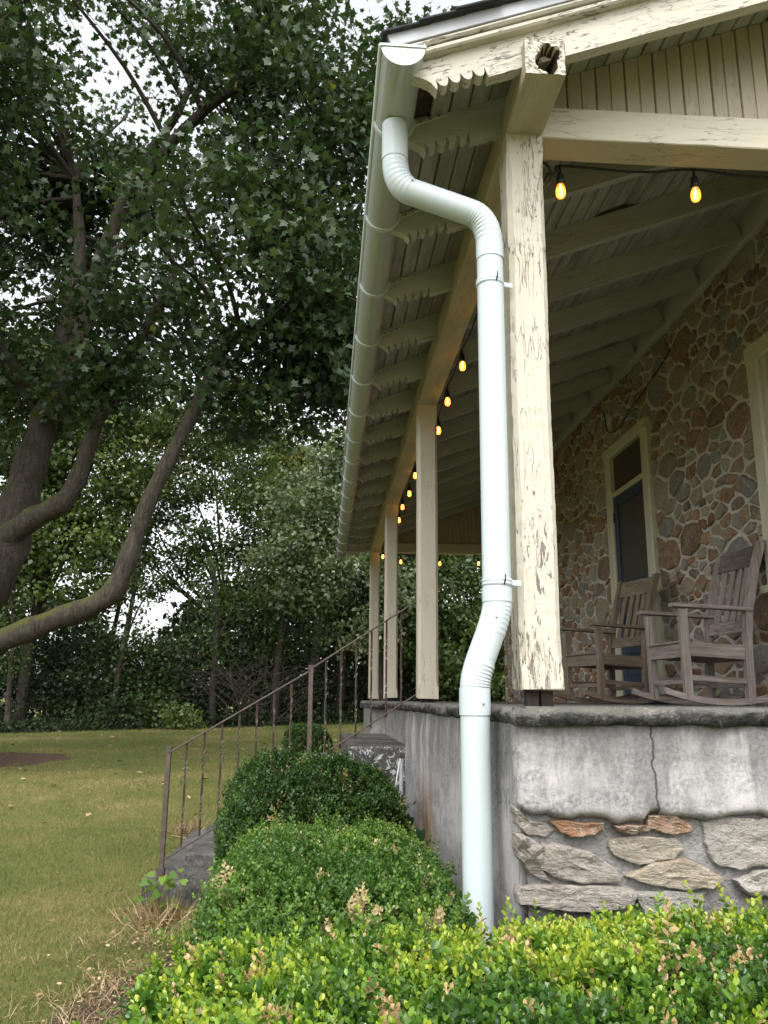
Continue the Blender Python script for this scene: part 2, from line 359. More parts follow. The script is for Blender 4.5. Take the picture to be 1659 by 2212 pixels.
def bark_mat():
    g = G('maple_bark'); v = g.pos()
    n1 = g.noise(g.map(v, (17, 17, 4.5)), 1.4, 7, .72, 1.2); n2 = g.noise(v, 3, 3)
    c = g.ramp(n1, [(.32, (.018, .015, .012)), (.5, (.05, .042, .033)), (.7, (.10, .088, .07))])
    c = g.mix(g.ramp(n2, [(.45, 0), (.7, .45)]), c, (.085, .08, .066))
    nz = g.sep(g.n('ShaderNodeNewGeometry').outputs['Normal'])[2]
    moss = g.ma('MULTIPLY', g.ramp(nz, [(.1, 0), (.6, 1)]), g.ramp(g.noise(v, 5, 4), [(.42, 0), (.55, 1)]))
    c = g.mix(g.ma('MULTIPLY', moss, .85), c, (.075, .085, .018))
    return g.done(c, .92, g.bump(n1, .9, .03), .12)
MAT['bark'] = bark_mat()
MAT['twig'] = plain('grey_twig', (.055, .045, .035), .9, .1, .3, 8, .2)
MAT['boxstem'] = plain('boxwood_stem', (.17, .13, .06), .8, .2, .3, 20, .1)
def ground_mat():
    g = G('patchy_lawn'); v = g.pos()
    n1 = g.noise(v, .55, 5, .62, .4); n2 = g.noise(v, 2.2, 5, .7, .3); n3 = g.noise(v, 55, 4, .8)
    c = g.ramp(n1, [(.34, (.105, .12, .034)), (.5, (.16, .15, .05)), (.66, (.25, .19, .085))])
    c = g.mix(g.ramp(n2, [(.42, 0), (.68, .7)]), c, (.125, .14, .042))
    c = g.mix(g.ramp(n3, [(.35, .5), (.6, 0)]), c, (.06, .065, .022))
    return g.done(c, .95, g.bump(n3, .8, .02), .1)
MAT['lawn'] = ground_mat()
MAT['grass'] = leafmat('lawn_blades', [(0, (.10, .14, .04)), (.3, (.155, .18, .055)), (.5, (.235, .215, .08)), (.75, (.34, .265, .13)), (1, (.46, .37, .22))], .6, .25, .2, 1.2)
MAT['maple'] = leafmat('maple_leaf', [(0, (.020, .040, .016)), (.45, (.032, .060, .022)), (.8, (.048, .082, .030)), (.97, (.080, .120, .035)), (1, (.15, .16, .03))], .42, .22, .42, 1.5)
MAT['leaf_mid'] = leafmat('woodland_leaf', [(0, (.028, .050, .014)), (.5, (.052, .088, .022)), (.9, (.095, .14, .035)), (1, (.16, .19, .05))], .45, .28, .4)
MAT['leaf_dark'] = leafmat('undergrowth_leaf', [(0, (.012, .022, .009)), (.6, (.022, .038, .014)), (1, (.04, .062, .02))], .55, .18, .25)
MAT['leaf_pale'] = leafmat('pale_backed_leaf', [(0, (.045, .07, .028)), (.5, (.085, .12, .05)), (.8, (.15, .19, .10)), (1, (.36, .40, .29))], .4, .25, .45)
MAT['leaf_yel'] = leafmat('yellow_green_leaf', [(0, (.07, .085, .018)), (.6, (.13, .135, .025)), (1, (.22, .20, .04))], .5, .35, .3)
MAT['box_front'] = leafmat('bright_boxwood_leaf', [(0, (.022, .060, .012)), (.3, (.045, .115, .016)), (.5, (.09, .185, .02)), (.72, (.20, .31, .028)), (.955, (.36, .41, .045)), (.965, (.40, .27, .12)), (1, (.50, .36, .2))], .28, .25, .5, 1.3)
MAT['box_mid'] = leafmat('green_boxwood_leaf', [(0, (.03, .075, .014)), (.35, (.065, .14, .022)), (.65, (.13, .22, .035)), (.97, (.24, .31, .06)), (.975, (.45, .36, .2)), (1, (.5, .4, .25))], .36, .25, .42, 1.3)
MAT['box_dark'] = leafmat('deep_boxwood_leaf', [(0, (.018, .045, .010)), (.5, (.038, .085, .016)), (.9, (.08, .145, .026)), (.985, (.14, .19, .04)), (.99, (.4, .27, .16)), (1, (.45, .3, .2))], .34, .2, .42, 1.3)
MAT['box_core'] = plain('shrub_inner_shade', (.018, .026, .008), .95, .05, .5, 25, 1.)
MAT['ivy'] = leafmat('ivy_leaf', [(0, (.014, .034, .014)), (.7, (.028, .06, .022)), (1, (.06, .10, .03))], .35, .15, .45)
MAT['weed'] = leafmat('weed_leaf', [(0, (.07, .14, .025)), (1, (.17, .26, .04))], .45, .35, .3)
MAT['litter'] = leafmat('leaf_litter', [(0, (.10, .06, .03)), (.6, (.28, .19, .10)), (1, (.48, .38, .24))], .7, .1, .2)
def bulb_mats():
    g = G('amber_bulb_glass')
    tr = g.n('ShaderNodeBsdfTransparent', {'Color': (1, .72, .35, 1)}); gl = g.n('ShaderNodeBsdfGlossy', {'Color': (1, .9, .75, 1), 'Roughness': .08})
    em = g.n('ShaderNodeEmission', {'Color': (1, .42, .06, 1), 'Strength': .75})
    lw = g.n('ShaderNodeFresnel', {'IOR': 1.45}).outputs[0]
    m1 = g.n('ShaderNodeMixShader', {0: lw, 1: tr.outputs[0], 2: gl.outputs[0]}); a = g.n('ShaderNodeAddShader', {0: m1.outputs[0], 1: em.outputs[0]})
    g.t.links.new(a.outputs[0], g.out.inputs[0]); MAT['bulb'] = g.m
    g = G('lit_filament'); em = g.n('ShaderNodeEmission', {'Color': (1, .62, .2, 1), 'Strength': 14.}); g.t.links.new(em.outputs[0], g.out.inputs[0]); MAT['fil'] = g.m
bulb_mats()

# ------------------------------------------------------------------ terrain
def sstep(t): t = np.clip(t, 0, 1); return t * t * (3 - 2 * t)
def gz(x, y):
    x = np.asarray(x, float); y = np.asarray(y, float)
    z = -1.37 + .42 * sstep((y - 3) / 9) + .035 * np.clip(x + 10, 0, 12) * sstep((y - 8) / 14)
    z = z + .03 * (fbm(x * .35 + 9, y * .35, 3) - .5) + .012 * (fbm(x * 1.7, y * 1.7, 5) - .5)
    return z
def gzs(x, y): return float(gz(np.array([x]), np.array([y]))[0])
xs = np.unique(np.concatenate([np.linspace(-8, 4, 81), np.linspace(-40, 40, 41), np.linspace(-320, 320, 17)]))
ys = np.unique(np.concatenate([np.linspace(-5, 26, 125), np.linspace(-40, 80, 31), np.linspace(-150, 450, 13)]))
XX, YY = np.meshgrid(xs, ys); ZZ = gz(XX, YY)
nx, ny = len(xs), len(ys); idx = np.arange(nx * ny).reshape(ny, nx)
lawn = np_mesh('lawn', np.stack([XX, YY, ZZ], -1).reshape(-1, 3), np.stack([idx[:-1, :-1], idx[:-1, 1:], idx[1:, 1:], idx[1:, :-1]], -1).reshape(-1, 4), MAT['lawn'], smooth=True)
tag(lawn, 'patchy green and straw coloured mown lawn beside the porch', 'lawn', kind='structure')

def patch(name, cx, cy, rx, ry, mat, label, cat, n=40, seed=1, bumpy=.03, lift=.006):
    V = [(cx, cy, gzs(cx, cy) + lift + bumpy)]; F = []; rings = 9
    for j in range(1, rings + 1):
        for i in range(n):
            a = 2 * pi * i / n; q = j / rings; e = 1 + .22 * (float(fbm(np.array(cos(a) * 1.7 + 5), np.array(sin(a) * 1.7 + seed), seed)) - .5) * 2 + .16 * (float(fbm(np.array(cos(a) * 9 + 5), np.array(sin(a) * 9 + seed), seed + 4)) - .5)
            x, y = cx + cos(a) * rx * q * e, cy + sin(a) * ry * q * e
            V.append((x, y, gzs(x, y) + lift * (1 if j < rings else -1.5) + bumpy * (1 - q ** 2) * random.uniform(.5, 1.3)))
    for i in range(n): F.append((0, 1 + i, 1 + (i + 1) % n))
    for j in range(rings - 1):
        for i in range(n): F.append((1 + j * n + i, 1 + (j + 1) * n + i, 1 + (j + 1) * n + (i + 1) % n, 1 + j * n + (i + 1) % n))
    return tag(mk(name, V, F, mat, smooth=True), label, cat, kind='structure')
patch('garden_bed', -.9, .4, .98, 3.0, MAT['soil'], 'bare dark soil bed under the boxwood hedge', 'soil', 90, 2, .03)
patch('mulch_ring', -6.35, 11.0, 1.75, 1.25, MAT['mulch'], 'brown mulch patch on the lawn around the maple', 'mulch', 40, 4, .05)

# ------------------------------------------------------------------ porch: posts, beams, roof
TORN = (.86, 0, 1.12)
MS = .385; AN = math.atan(MS); CS, SN = cos(AN), sin(AN); ZB = 2.34     # rafter underside: z = ZB + MS * x
RT = .155                                                               # rafter depth
XW = 2.2                                                                # house wall plane
porch = empty('porch', (0, 0, 0), 'open porch with peeling cream posts, exposed rafters and board ceiling', 'porch')
POSTY = [0, 3.15, 6.5, 9.7]
for i, py in enumerate(POSTY):
    ch = (lambda t: .003 + .016 * float(sstep((t - .03) / .02) * sstep((.955 - t) / .02)))
    z0 = .055 if i == 0 else .035
    p = bar('post', (.075, py + .075, z0), (.075, py + .075, 2.27), .15, .15, MAT['post_old' if i == 0 else 'post'], porch, (0, 1, 0), n=70 if i == 0 else 40, jit=.0022 if i == 0 else .0012, endjit=.012, chamf=ch, seed=i)
    if i == 0: p['label'] = 'corner post with badly flaking cream paint'
    for q in ((-.025, .0), (.03, .01)):
        bar('post_foot', (.075 + q[0], py + .075 + q[1], -.012), (.075 + q[0], py + .075 + q[1], z0 + .03), .045, .04, MAT['rust'], porch, (0, 1, 0))
# plate over the posts, its near end rotted hollow
def plate_beam():
    Y0, Y1 = -.335, 9.98; wd, h = .15, .155; zc = 2.27 + h / 2
    n = 60; V, F, mi = [], [], []
    V_, F_ = bar_data(Y1 - Y0, wd, h, .004, n, .0015, 0, seed=5)
    M, L = frame((.075, Y0, zc), (.075, Y1, zc), (0, 0, 1))
    F_ = F_[:-2] + [F_[-1]]; mi = [0] * len(F_); V = list(V_); F = list(F_)
    # near end: grid pushed inward where the wood has rotted away
    m = 16; b0 = len(V)
    for j in range(m + 1):
        for i in range(m + 1):
            a, c = (i / m - .5), (j / m - .5)
            y, z = a * wd, c * h; x = -L / 2
            hx, hz = a + .08 + .05 * sin(c * 9), c - .02
            rr = sqrt((hx / .27) ** 2 + (hz / (.34 if hz > 0 else .55)) ** 2) + .22 * (float(vnoise(np.array(a * 9), np.array(c * 9), 3)) - .5)
            dep = .11 * float(sstep((1.0 - rr) / .28)); x += dep + .004 * random.uniform(-1, 1)
            V.append((x, y, z))
    for j in range(m):
        for i in range(m):
            q = (b0 + j * (m + 1) + i, b0 + (j + 1) * (m + 1) + i, b0 + (j + 1) * (m + 1) + i + 1, b0 + j * (m + 1) + i + 1)
            F.append(q); mi.append(1 if np.mean([V[k][0] for k in q]) > -L / 2 + .022 else 2)
    return mk('plate_beam', V, F, None, porch, M, mats=[MAT['plate'], MAT['rotten'], MAT['barge']], mi=mi)
plate_beam()
for yb, wdt in ((.005, .145), (9.7, .145)):
    bar('end_beam', (.151, yb + wdt / 2, 2.345), (XW - .004, yb + wdt / 2, 2.355), wdt, .147, MAT['beam'], porch, (0, 0, 1), n=24, jit=.0015, bev=.004, seed=11)
# rafters with scroll-sawn tails
def tail_profile(s_end):
    P = [(s_end, 0), (-.135, 0)]; s = -.135; base = .046
    for k in range(4):
        L = .049
        for j in range(0, 7):
            t = j / 6; P.append((s - L * t, base - .034 * sin(pi * t) ** .55 if 0 < t < 1 else base))
        s -= L
    P += [(s - .004, .020), (s - .010, .004)]
    s2, s3 = s - .010, -.435
    for j in range(1, 9):
        t = j / 8; P.append((s2 + (s3 - s2) * t, .004 + .10 * (t ** .5)))
    P += [(s3, RT), (s_end, RT)]
    return P
def rafter(name, y, th, mat, s_end, zoff=0):
    P = tail_profile(s_end); n = len(P)
    V = [(s, -th / 2, d) for s, d in P] + [(s, th / 2, d) for s, d in P]
    F = [tuple(range(n)), tuple(range(2 * n - 1, n - 1, -1))] + [(i, (i + 1) % n + 0, (i + 1) % n + n, i + n) for i in range(n)]
    F = [f[::-1] for f in F]; F[0] = F[0][::-1]; F[1] = F[1][::-1]
    M = Matrix(((CS, 0, -SN, 0), (0, 1, 0, y), (SN, 0, CS, ZB + zoff), (0, 0, 0, 1)))
    return mk(name, V, F, mat, porch, M)
RY = [.10 + .66 * k for k in range(15)]
SE = (XW - .05) / CS
r0 = None
for y in RY:
    if r0 is None: r0 = rafter('rafter', y, .048, MAT['rafter'], SE)
    else:
        M = r0.matrix_basis.copy(); M.translation = Vector((0, y, ZB)); share('rafter', r0, porch, M)
rafter('barge_rafter', -.255, .05, MAT['barge'], (XW + .4) / CS)
rafter('barge_rafter', 9.95, .05, MAT['barge'], (XW + .4) / CS)
# ceiling / soffit boards laid across the rafters
BW = .0895; nb = int((XW + .42) / CS / BW) + 1
for k in range(nb):
    s = -.44 + BW * (k + .5); x, z = s * CS - SN * (RT + .010), ZB + s * SN + CS * (RT + .010)
    y0 = -.228 if k > 1 else .085
    bar('ceiling_board', (x, y0, z), (x, 9.92, z), BW - random.uniform(.004, .010), .018, MAT['soffit'], porch, (-SN, 0, CS), n=10, jit=.0012, bev=.004)
# rough sheathing above, shingles, drip edge, crown moulding on the rake
for k in range(12):
    s = -.44 + .235 * (k + .5); d = RT + .030; x, z = s * CS - SN * d, ZB + s * SN + CS * d
    bar('sheathing_board', (x, -.279, z), (x, 9.97, z), .231, .018, MAT['old_deck'], porch, (-SN, 0, CS))
for k in range(20):
    s = -.475 + .145 * k; d = RT + .091; L = .19
    p0 = Vector((s * CS - SN * d, 0, ZB + s * SN + CS * d)); p1 = p0 + Vector((CS * L, 0, SN * L)) - Vector((-SN, 0, CS)) * .004
    yc = 4.85; d_ = 0; M, _ = frame((p0.x, yc, p0.z), (p1.x, yc, p1.z), (-SN, 0, CS))
    V, F = bar_data(L, 10.40 + .02 * (k % 3), .010, .002); mk('shingle_course', V, F, MAT['shingle'], porch, M)
def slope_bar(name, y, d, s0, s1, wd, h, mat, **k):
    a = (s0 * CS - SN * d, y, ZB + s0 * SN + CS * d); b = (s1 * CS - SN * d, y, ZB + s1 * SN + CS * d)
    return bar(name, a, b, wd, h, mat, porch, (-SN, 0, CS), **k)
for ys_, sg in ((-.28, 1), (9.975, -1)):
    slope_bar('crown_molding', ys_ - .012 * sg, RT - .005, -.43, 2.75, .05, .026, MAT['barge'], n=20, jit=.001, bev=.007)
    slope_bar('crown_molding', ys_ - .020 * sg, RT + .021, -.435, 2.75, .06, .022, MAT['barge'], n=20, jit=.001, bev=.008)
    slope_bar('drip_edge', ys_ - .043 * sg, RT + .060, -.455, 2.75, .014, .054, MAT['dripmetal'], bev=.0015)
# gable siding: beaded vertical boards above each end beam
for yb in (.06, 9.76):
    x = .155; k = 0
    while x < XW - .02:
        w_ = .128; x1 = min(x + w_ - .003, XW - .01); zt = lambda q: ZB + MS * q + (RT - .002) / CS
        prof = [(x, .0), (x + .004, -.006), (x + .055, -.006), (x + .058, -.001), (x + .062, -.001), (x + .065, -.006), (x1 - .004, -.006), (x1, 0)]
        V = []; 
        for q, dy in prof: V += [(q, yb + dy, 2.4), (q, yb + dy, zt(q))]
        V += [(x, yb + .015, 2.4), (x, yb + .015, zt(x)), (x1, yb + .015, 2.4), (x1, yb + .015, zt(x1))]
        F = [(2 * i, 2 * i + 2, 2 * i + 3, 2 * i + 1) for i in range(len(prof) - 1)]; b = 2 * len(prof)
        F += [(b, b + 1, b + 3, b + 2)]
        V = np.array(V); c = V.mean(0)
        # local x runs up the board so the grain does too
        M = Matrix(((0, 1, 0, c[0]), (0, 0, 1, c[1]), (1, 0, 0, c[2]), (0, 0, 0, 1))); L = V - c
        mk('siding_board', np.stack([L[:, 2], L[:, 0], L[:, 1]], 1), F, MAT['siding'], porch, M); x += w_
bar('eave_drip', (-.448 * CS - SN * (RT + .060), -.32, ZB - .448 * SN + CS * (RT + .060)), (-.448 * CS - SN * (RT + .060), 10.0, ZB - .448 * SN + CS * (RT + .060)), .012, .056, MAT['dripmetal'], porch, (-SN, 0, CS), bev=.0015)
bar('ledger', (XW - .026, -.2, 3.245), (XW - .026, 9.9, 3.245), .05, .21, MAT['rafter'], porch, (0, 0, 1), n=16, jit=.001)
# dark splintered hole where a ceiling board has broken away beside a rafter
V = []
for i in range(15):
    t = i / 14; wv = .055 * sin(pi * t) ** .6 * random.uniform(.5, 1.2) + .004
    for q in (0, 1):
        x = TORN[0] + (TORN[2] - TORN[0]) * t; V.append((x, RY[2] - .026 - q * wv, ZB + MS * x + (RT - .004 - .006 * q) / CS))
mk('broken_board', V, [(2 * i, 2 * i + 1, 2 * i + 3, 2 * i + 2) for i in range(14)], MAT['rotten'], porch)
# ------------------------------------------------------------------ gutter
gut = empty('rain_gutter', (-.45, -.33, 2.3), 'pale half round gutter hung along the porch eave', 'gutter')
GX, GR = -.452, .078
def gzt(y): return 2.345 - (y + .33) * .0085
GY0, GY1 = -.335, 9.9
def trough():
    V, F = [], []; na, nyy = 16, 24
    for j in range(nyy + 1):
        y = GY0 + (GY1 - GY0) * j / nyy; z = gzt(y)
        for rr in (GR, GR - .0035):
            for i in range(na + 1):
                a = pi + pi * i / na; V.append((GX + cos(a) * rr, y, z + sin(a) * rr))
    st = 2 * (na + 1)
    for j in range(nyy):
        for i in range(na):
            a = j * st + i; F.append((a, a + 1, a + st + 1, a + st)); b = a + na + 1; F.append((b, b + st, b + st + 1, b + 1))
        F.append((j * st + na, j * st + 2 * na + 1, (j + 1) * st + 2 * na + 1, (j + 1) * st + na))
    return mk('trough', V, F, MAT['gutter'], gut, smooth=True)
trough()
tube('rolled_bead', [(GX - GR - .003, GY0 - .004, gzt(GY0) + .002), (GX - GR - .003, GY1, gzt(GY1) + .002)], .011, MAT['gutter'], gut, 12)
bar('back_lip', (GX + GR - .001, GY0, gzt(GY0) + .012), (GX + GR - .001, GY1, gzt(GY1) + .012), .004, .03, MAT['gutter'], gut)
def endcap(y, sgn):
    V, F = [], []; n = 20; z = gzt(y)
    for dy, r in ((0, GR + .0035), (.012 * sgn, GR + .0035)):
        for i in range(n + 1):
            a = pi + pi * i / n; V.append((GX + cos(a) * r, y + dy, z + .003 + sin(a) * r))
    F.append(tuple(range(n + 1))[::-1]); 
    for i in range(n): F.append((i, i + 1, n + 2 + i, n + 1 + i))
    F.append((0, n, 2 * n + 1, n + 1))
    V2 = [(GX + q * (GR + .006), y - .004 * sgn, z + .003 + dz) for q in (-1, 1) for dz in (-.004, .006)] + [(GX + q * (GR + .006), y + .014 * sgn, z + .003 + dz) for q in (-1, 1) for dz in (-.004, .006)]
    b = len(V); V += V2; F += [(b, b + 1, b + 3, b + 2), (b + 4, b + 6, b + 7, b + 5), (b, b + 4, b + 5, b + 1), (b + 2, b + 3, b + 7, b + 6), (b + 1, b + 5, b + 7, b + 3), (b, b + 2, b + 6, b + 4)]
    return mk('end_cap', V, F, MAT['gutter'], gut)
endcap(GY0 - .004, 1); endcap(GY1 + .004, -1)
for y in RY:
    yb = y - .045; z = gzt(yb); P = []
    V, F = [], []; n = 18
    for i in range(n + 1):
        a = pi * .95 + pi * 1.08 * i / n
        for r, dy in ((GR + .001, -.013), (GR + .009, -.011), (GR + .009, .011), (GR + .001, .013)):
            V.append((GX + cos(a) * r, yb + dy, z + sin(a) * r))
    for i in range(n):
        for k in range(4): F.append((4 * i + k, 4 * i + (k + 1) % 4, 4 * i + 4 + (k + 1) % 4, 4 * i + 4 + k))
    F += [(0, 1, 2, 3), (4 * n + 3, 4 * n + 2, 4 * n + 1, 4 * n)]
    bk = mk('bracket', V, F, MAT['spout'], gut, smooth=False)
    x0 = GX + GR + .004
    bar('strap', (x0, y - .028, z + .004), (x0 + .125, y - .028, z + .062), .005, .02, MAT['gutter'], bk)
    for q in (.25, .55, .85):
        bar('bolt', (x0 + .125 * q, y - .034, z + .004 + .058 * q), (x0 + .125 * q, y - .028, z + .004 + .058 * q), .008, .008, MAT['rust'], bk)
# ------------------------------------------------------------------ downspout
spout = empty('downspout', (-.17, -.02, -1.3), 'white round downspout jogging from the gutter down beside the corner post', 'downspout')
PR = .0505
def arc(p0, pm, p1, n=22):
    p0, pm, p1 = map(np.array, (p0, pm, p1)); return [tuple((1 - t) ** 2 * p0 + 2 * t * (1 - t) * pm + t * t * p1) for t in np.linspace(0, 1, n)]
def pipe(name, P, r=PR, ns=28, crimp=0, inner=None):
    V, F = [], []; P = [Vector(p) for p in P]; n = len(P); t = (P[1] - P[0]).normalized()
    a = Vector((0, 1, 0)); 
    for i in range(n):
        t2 = (P[min(i + 1, n - 1)] - P[max(i - 1, 0)]).normalized(); a = Vector((0, 1, 0)); b = t2.cross(a).normalized()
        for k in range(ns):
            th = 2 * pi * k / ns; d = a * cos(th) + b * sin(th); rr = r
            if crimp:
                q = max(0, .55 + .45 * d.dot(Vector(inner)))
                rr = r * (1 + crimp * q * (sin(pi * i / n * 9) ** 2) * (1 if 2 < i < n - 3 else 0))
            V.append(tuple(P[i] + d * rr))
    for i in range(n - 1):
        for k in range(ns): F.append((i * ns + k, (i + 1) * ns + k, (i + 1) * ns + (k + 1) % ns, i * ns + (k + 1) % ns))
    return mk(name, V, F, MAT['spout'], spout, smooth=True)
YP = -.022
A0, A1 = (-.455, YP, 2.262), (-.455, YP, 2.10)
B0, B1 = (-.385, YP, 1.965), (-.155, YP, 1.888)
C0 = (-.083, YP, 1.745); D0 = (-.086, YP, .36); E0 = (-.118, YP, .235); E1 = (-.145, YP, .165); F0 = (-.171, YP, .055); G0 = (-.170, YP, -1.25)
pipe('outlet', [A0, (A0[0], YP, 2.18), A1], PR + .002)
pipe('elbow', arc(A1, (-.455, YP, 1.985), B0, 44), PR, 28, .085, (1, 0, .4))
pipe('offset_pipe', [B0, tuple(np.array(B0) * .5 + np.array(B1) * .5), B1])
pipe('elbow', arc(B1, (-.083, YP, 1.862), C0, 44), PR, 28, .075, (-.4, 0, -1))
pipe('sleeve', [(C0[0], YP, C0[2] + .01), (C0[0], YP, C0[2] - .06)], PR + .0025)
pipe('straight_pipe', [C0, tuple(np.array(C0) * .5 + np.array(D0) * .5), D0])
pipe('sleeve', [tuple(np.array(D0) + (0, 0, .045)), tuple(np.array(D0) - (0, 0, .004))], PR + .0025)
pipe('elbow', arc(D0, (-.086, YP, .318), E0, 30), PR, 28, .05, (1, 0, .2))
pipe('offset_pipe', [E0, E1])
pipe('elbow', arc(E1, (-.171, YP, .098), F0, 34), PR, 28, .10, (1, 0, -.1))
pipe('sleeve', [(F0[0], YP, F0[2] + .005), (F0[0], YP, F0[2] - .085)], PR + .003)
pipe('straight_pipe', [F0, (F0[0], YP, -.6), G0])
for zz in (1.585, .425):
    V, F = [], []; n = 28
    for i in range(n):
        a = 2 * pi * i / n
        for r, dz in ((PR + .0005, -.013), (PR + .004, -.010), (PR + .004, -.003), (PR + .0015, 0), (PR + .004, .003), (PR + .004, .010), (PR + .0005, .013)):
            V.append((-.0845 + cos(a) * r, YP + sin(a) * r, zz + dz))
    for i in range(n):
        for k in range(6): F.append((7 * i + k, 7 * ((i + 1) % n) + k, 7 * ((i + 1) % n) + k + 1, 7 * i + k + 1))
    st = mk('pipe_strap', V, F, MAT['spout'], spout, smooth=True)
    bar('strap_tab', (-.036, YP + .0, zz), (.004, YP + .012, zz), .006, .022, MAT['spout'], st)
    tube('strap_screw', [(-.07, YP - PR - .002, zz - .012), (-.068, YP - PR - .012, zz + .004), (-.066, YP - PR - .005, zz + .022)], .0025, MAT['knob'], st, 6)
for x, z, a in ((F0[0] + .02, .01, 0), (-.39, 1.985, 0), (-.10, .30, 0)):
    tube('rivet', [(x, YP - PR + .004, z), (x, YP - PR - .004, z)], .0045, MAT['dripmetal'], spout, 8)

# ------------------------------------------------------------------ porch foundation: slab, render coat, rubble
fnd = empty('porch_foundation', (1, 3, -1.37), 'rendered rubble foundation with a rough concrete slab edge under the porch', 'foundation')
XF, YF = -.088, -.265
core = mk('mortar_core', [(XF + .03, YF + .03, -1.5), (XW + .5, YF + .03, -1.5), (XW + .5, 10, -1.5), (XF + .03, 10, -1.5), (XF + .03, YF + .03, -.05), (XW + .5, YF + .03, -.05), (XW + .5, 10, -.05), (XF + .03, 10, -.05)],
          [(0, 1, 5, 4), (1, 2, 6, 5), (2, 3, 7, 6), (3, 0, 4, 7), (4, 5, 6, 7)], MAT['mortar_grey'], fnd)
def slab():
    # perimeter path: far left -> near left corner -> near right
    path = []
    for y in np.arange(10.0, YF - .0, -.02): path.append((XF - .018, y, -1, 0))
    for a in np.linspace(0, pi / 2, 7)[1:-1]: path.append((XF - .018 + .05 * (1 - cos(a)), YF + .015 - .05 * sin(a), -cos(a), -sin(a)))
    for x in np.arange(XF + .032, XW + .5, .02): path.append((x, YF - .035, 0, -1))
    prof = [(-.30, 0), (-.10, .0), (-.03, .0), (-.008, -.006), (0, -.018), (.003, -.032), (-.004, -.046), (-.014, -.056), (-.05, -.06)]
    V, F = [], []; m = len(prof)
    for i, (x, y, nx_, ny_) in enumerate(path):
        s = i * .02; sag = .008 * (float(fbm(np.array(s * 1.3), np.array(2.), 9)) - .5)
        for j, (o, z) in enumerate(prof):
            amp = 0 if j < 2 else (.010 if j == 2 else .042); e = amp * (float(fbm(np.array(s * 9), np.array(j * .8), 4, 5)) - .5)
            ez = (.016 if 2 < j else .003) * (float(fbm(np.array(s * 11 + 7), np.array(j * .7), 8)) - .5)
            V.append((x + nx_ * (o + e), y + ny_ * (o + e), z + ez + sag * (j > 1)))
    for i in range(len(path) - 1):
        for j in range(m - 1): F.append((i * m + j, i * m + j + 1, (i + 1) * m + j + 1, (i + 1) * m + j))
    return mk('slab_edge', V, F, MAT['slab'], fnd, smooth=True)
slab()
mk('floor', [(XF + .2, YF + .2, -.004), (XW + .5, YF + .2, -.004), (XW + .5, 9.9, -.004), (XF + .2, 9.9, -.004)], [(0, 1, 2, 3)], MAT['slab'], fnd)
EDGE = np.array([(-.3, -1.5), (-.142, -1.5), (-.10, -1.5), (-.085, -.298), (-.038, -.322), (.059, -.33), (.172, -.337), (.21, -.345), (.309, -.344), (.326, -.315), (.494, -.334), (.681, -.32), (.9, -.34), (1.3, -.31), (3, -.36)])
def render_coat():
    pts = []
    for y in np.arange(3.22, YF + .05, -.03): pts.append((XF, y, -1, 0, None))
    for a in np.linspace(0, pi / 2, 8): pts.append((XF + .05 * (1 - cos(a)), YF + .05 - .05 * sin(a), -cos(a), -sin(a), XF + .02 * a))
    for x in np.arange(XF + .07, XW + .5, .02): pts.append((x, YF, 0, -1, x))
    V, F = [], []; rows = 26
    for i, (x, y, nx_, ny_, xe) in enumerate(pts):
        s = i * .03
        zb = -1.5 if (xe is None) else float(np.interp(xe, EDGE[:, 0], EDGE[:, 1]))
        if xe is not None and ny_ > -.6: zb = -1.5
        elif xe is not None: zb += .014 * (float(fbm(np.array(xe * 18), np.array(1.), 6)) - .5) * 2
        for j in range(rows + 1):
            t = j / rows; z = -.052 + (zb + .052) * t
            e = .02 * (float(fbm(np.array(s * 1.2), np.array(z * 5), 12)) - .5) + .007 * (float(fbm(np.array(s * 6), np.array(z * 22), 2)) - .5)
            if ny_ < -.6:
                e += .014 * float(sstep((t - .35) / .5)) - .026 * float(sstep((t - .94) / .06))
            V.append((x + nx_ * e, y + ny_ * e, z))
        V.append((x - nx_ * .045, y - ny_ * .045, zb + .004))
    m = rows + 2
    for i in range(len(pts) - 1):
        za, zb_ = V[i * m + rows][2], V[(i + 1) * m + rows][2]
        for j in range(m - 1): F.append((i * m + j, i * m + j + 1, (i + 1) * m + j + 1, (i + 1) * m + j))
    return mk('render_coat', V, F, MAT['stucco'], fnd, smooth=True)
render_coat()
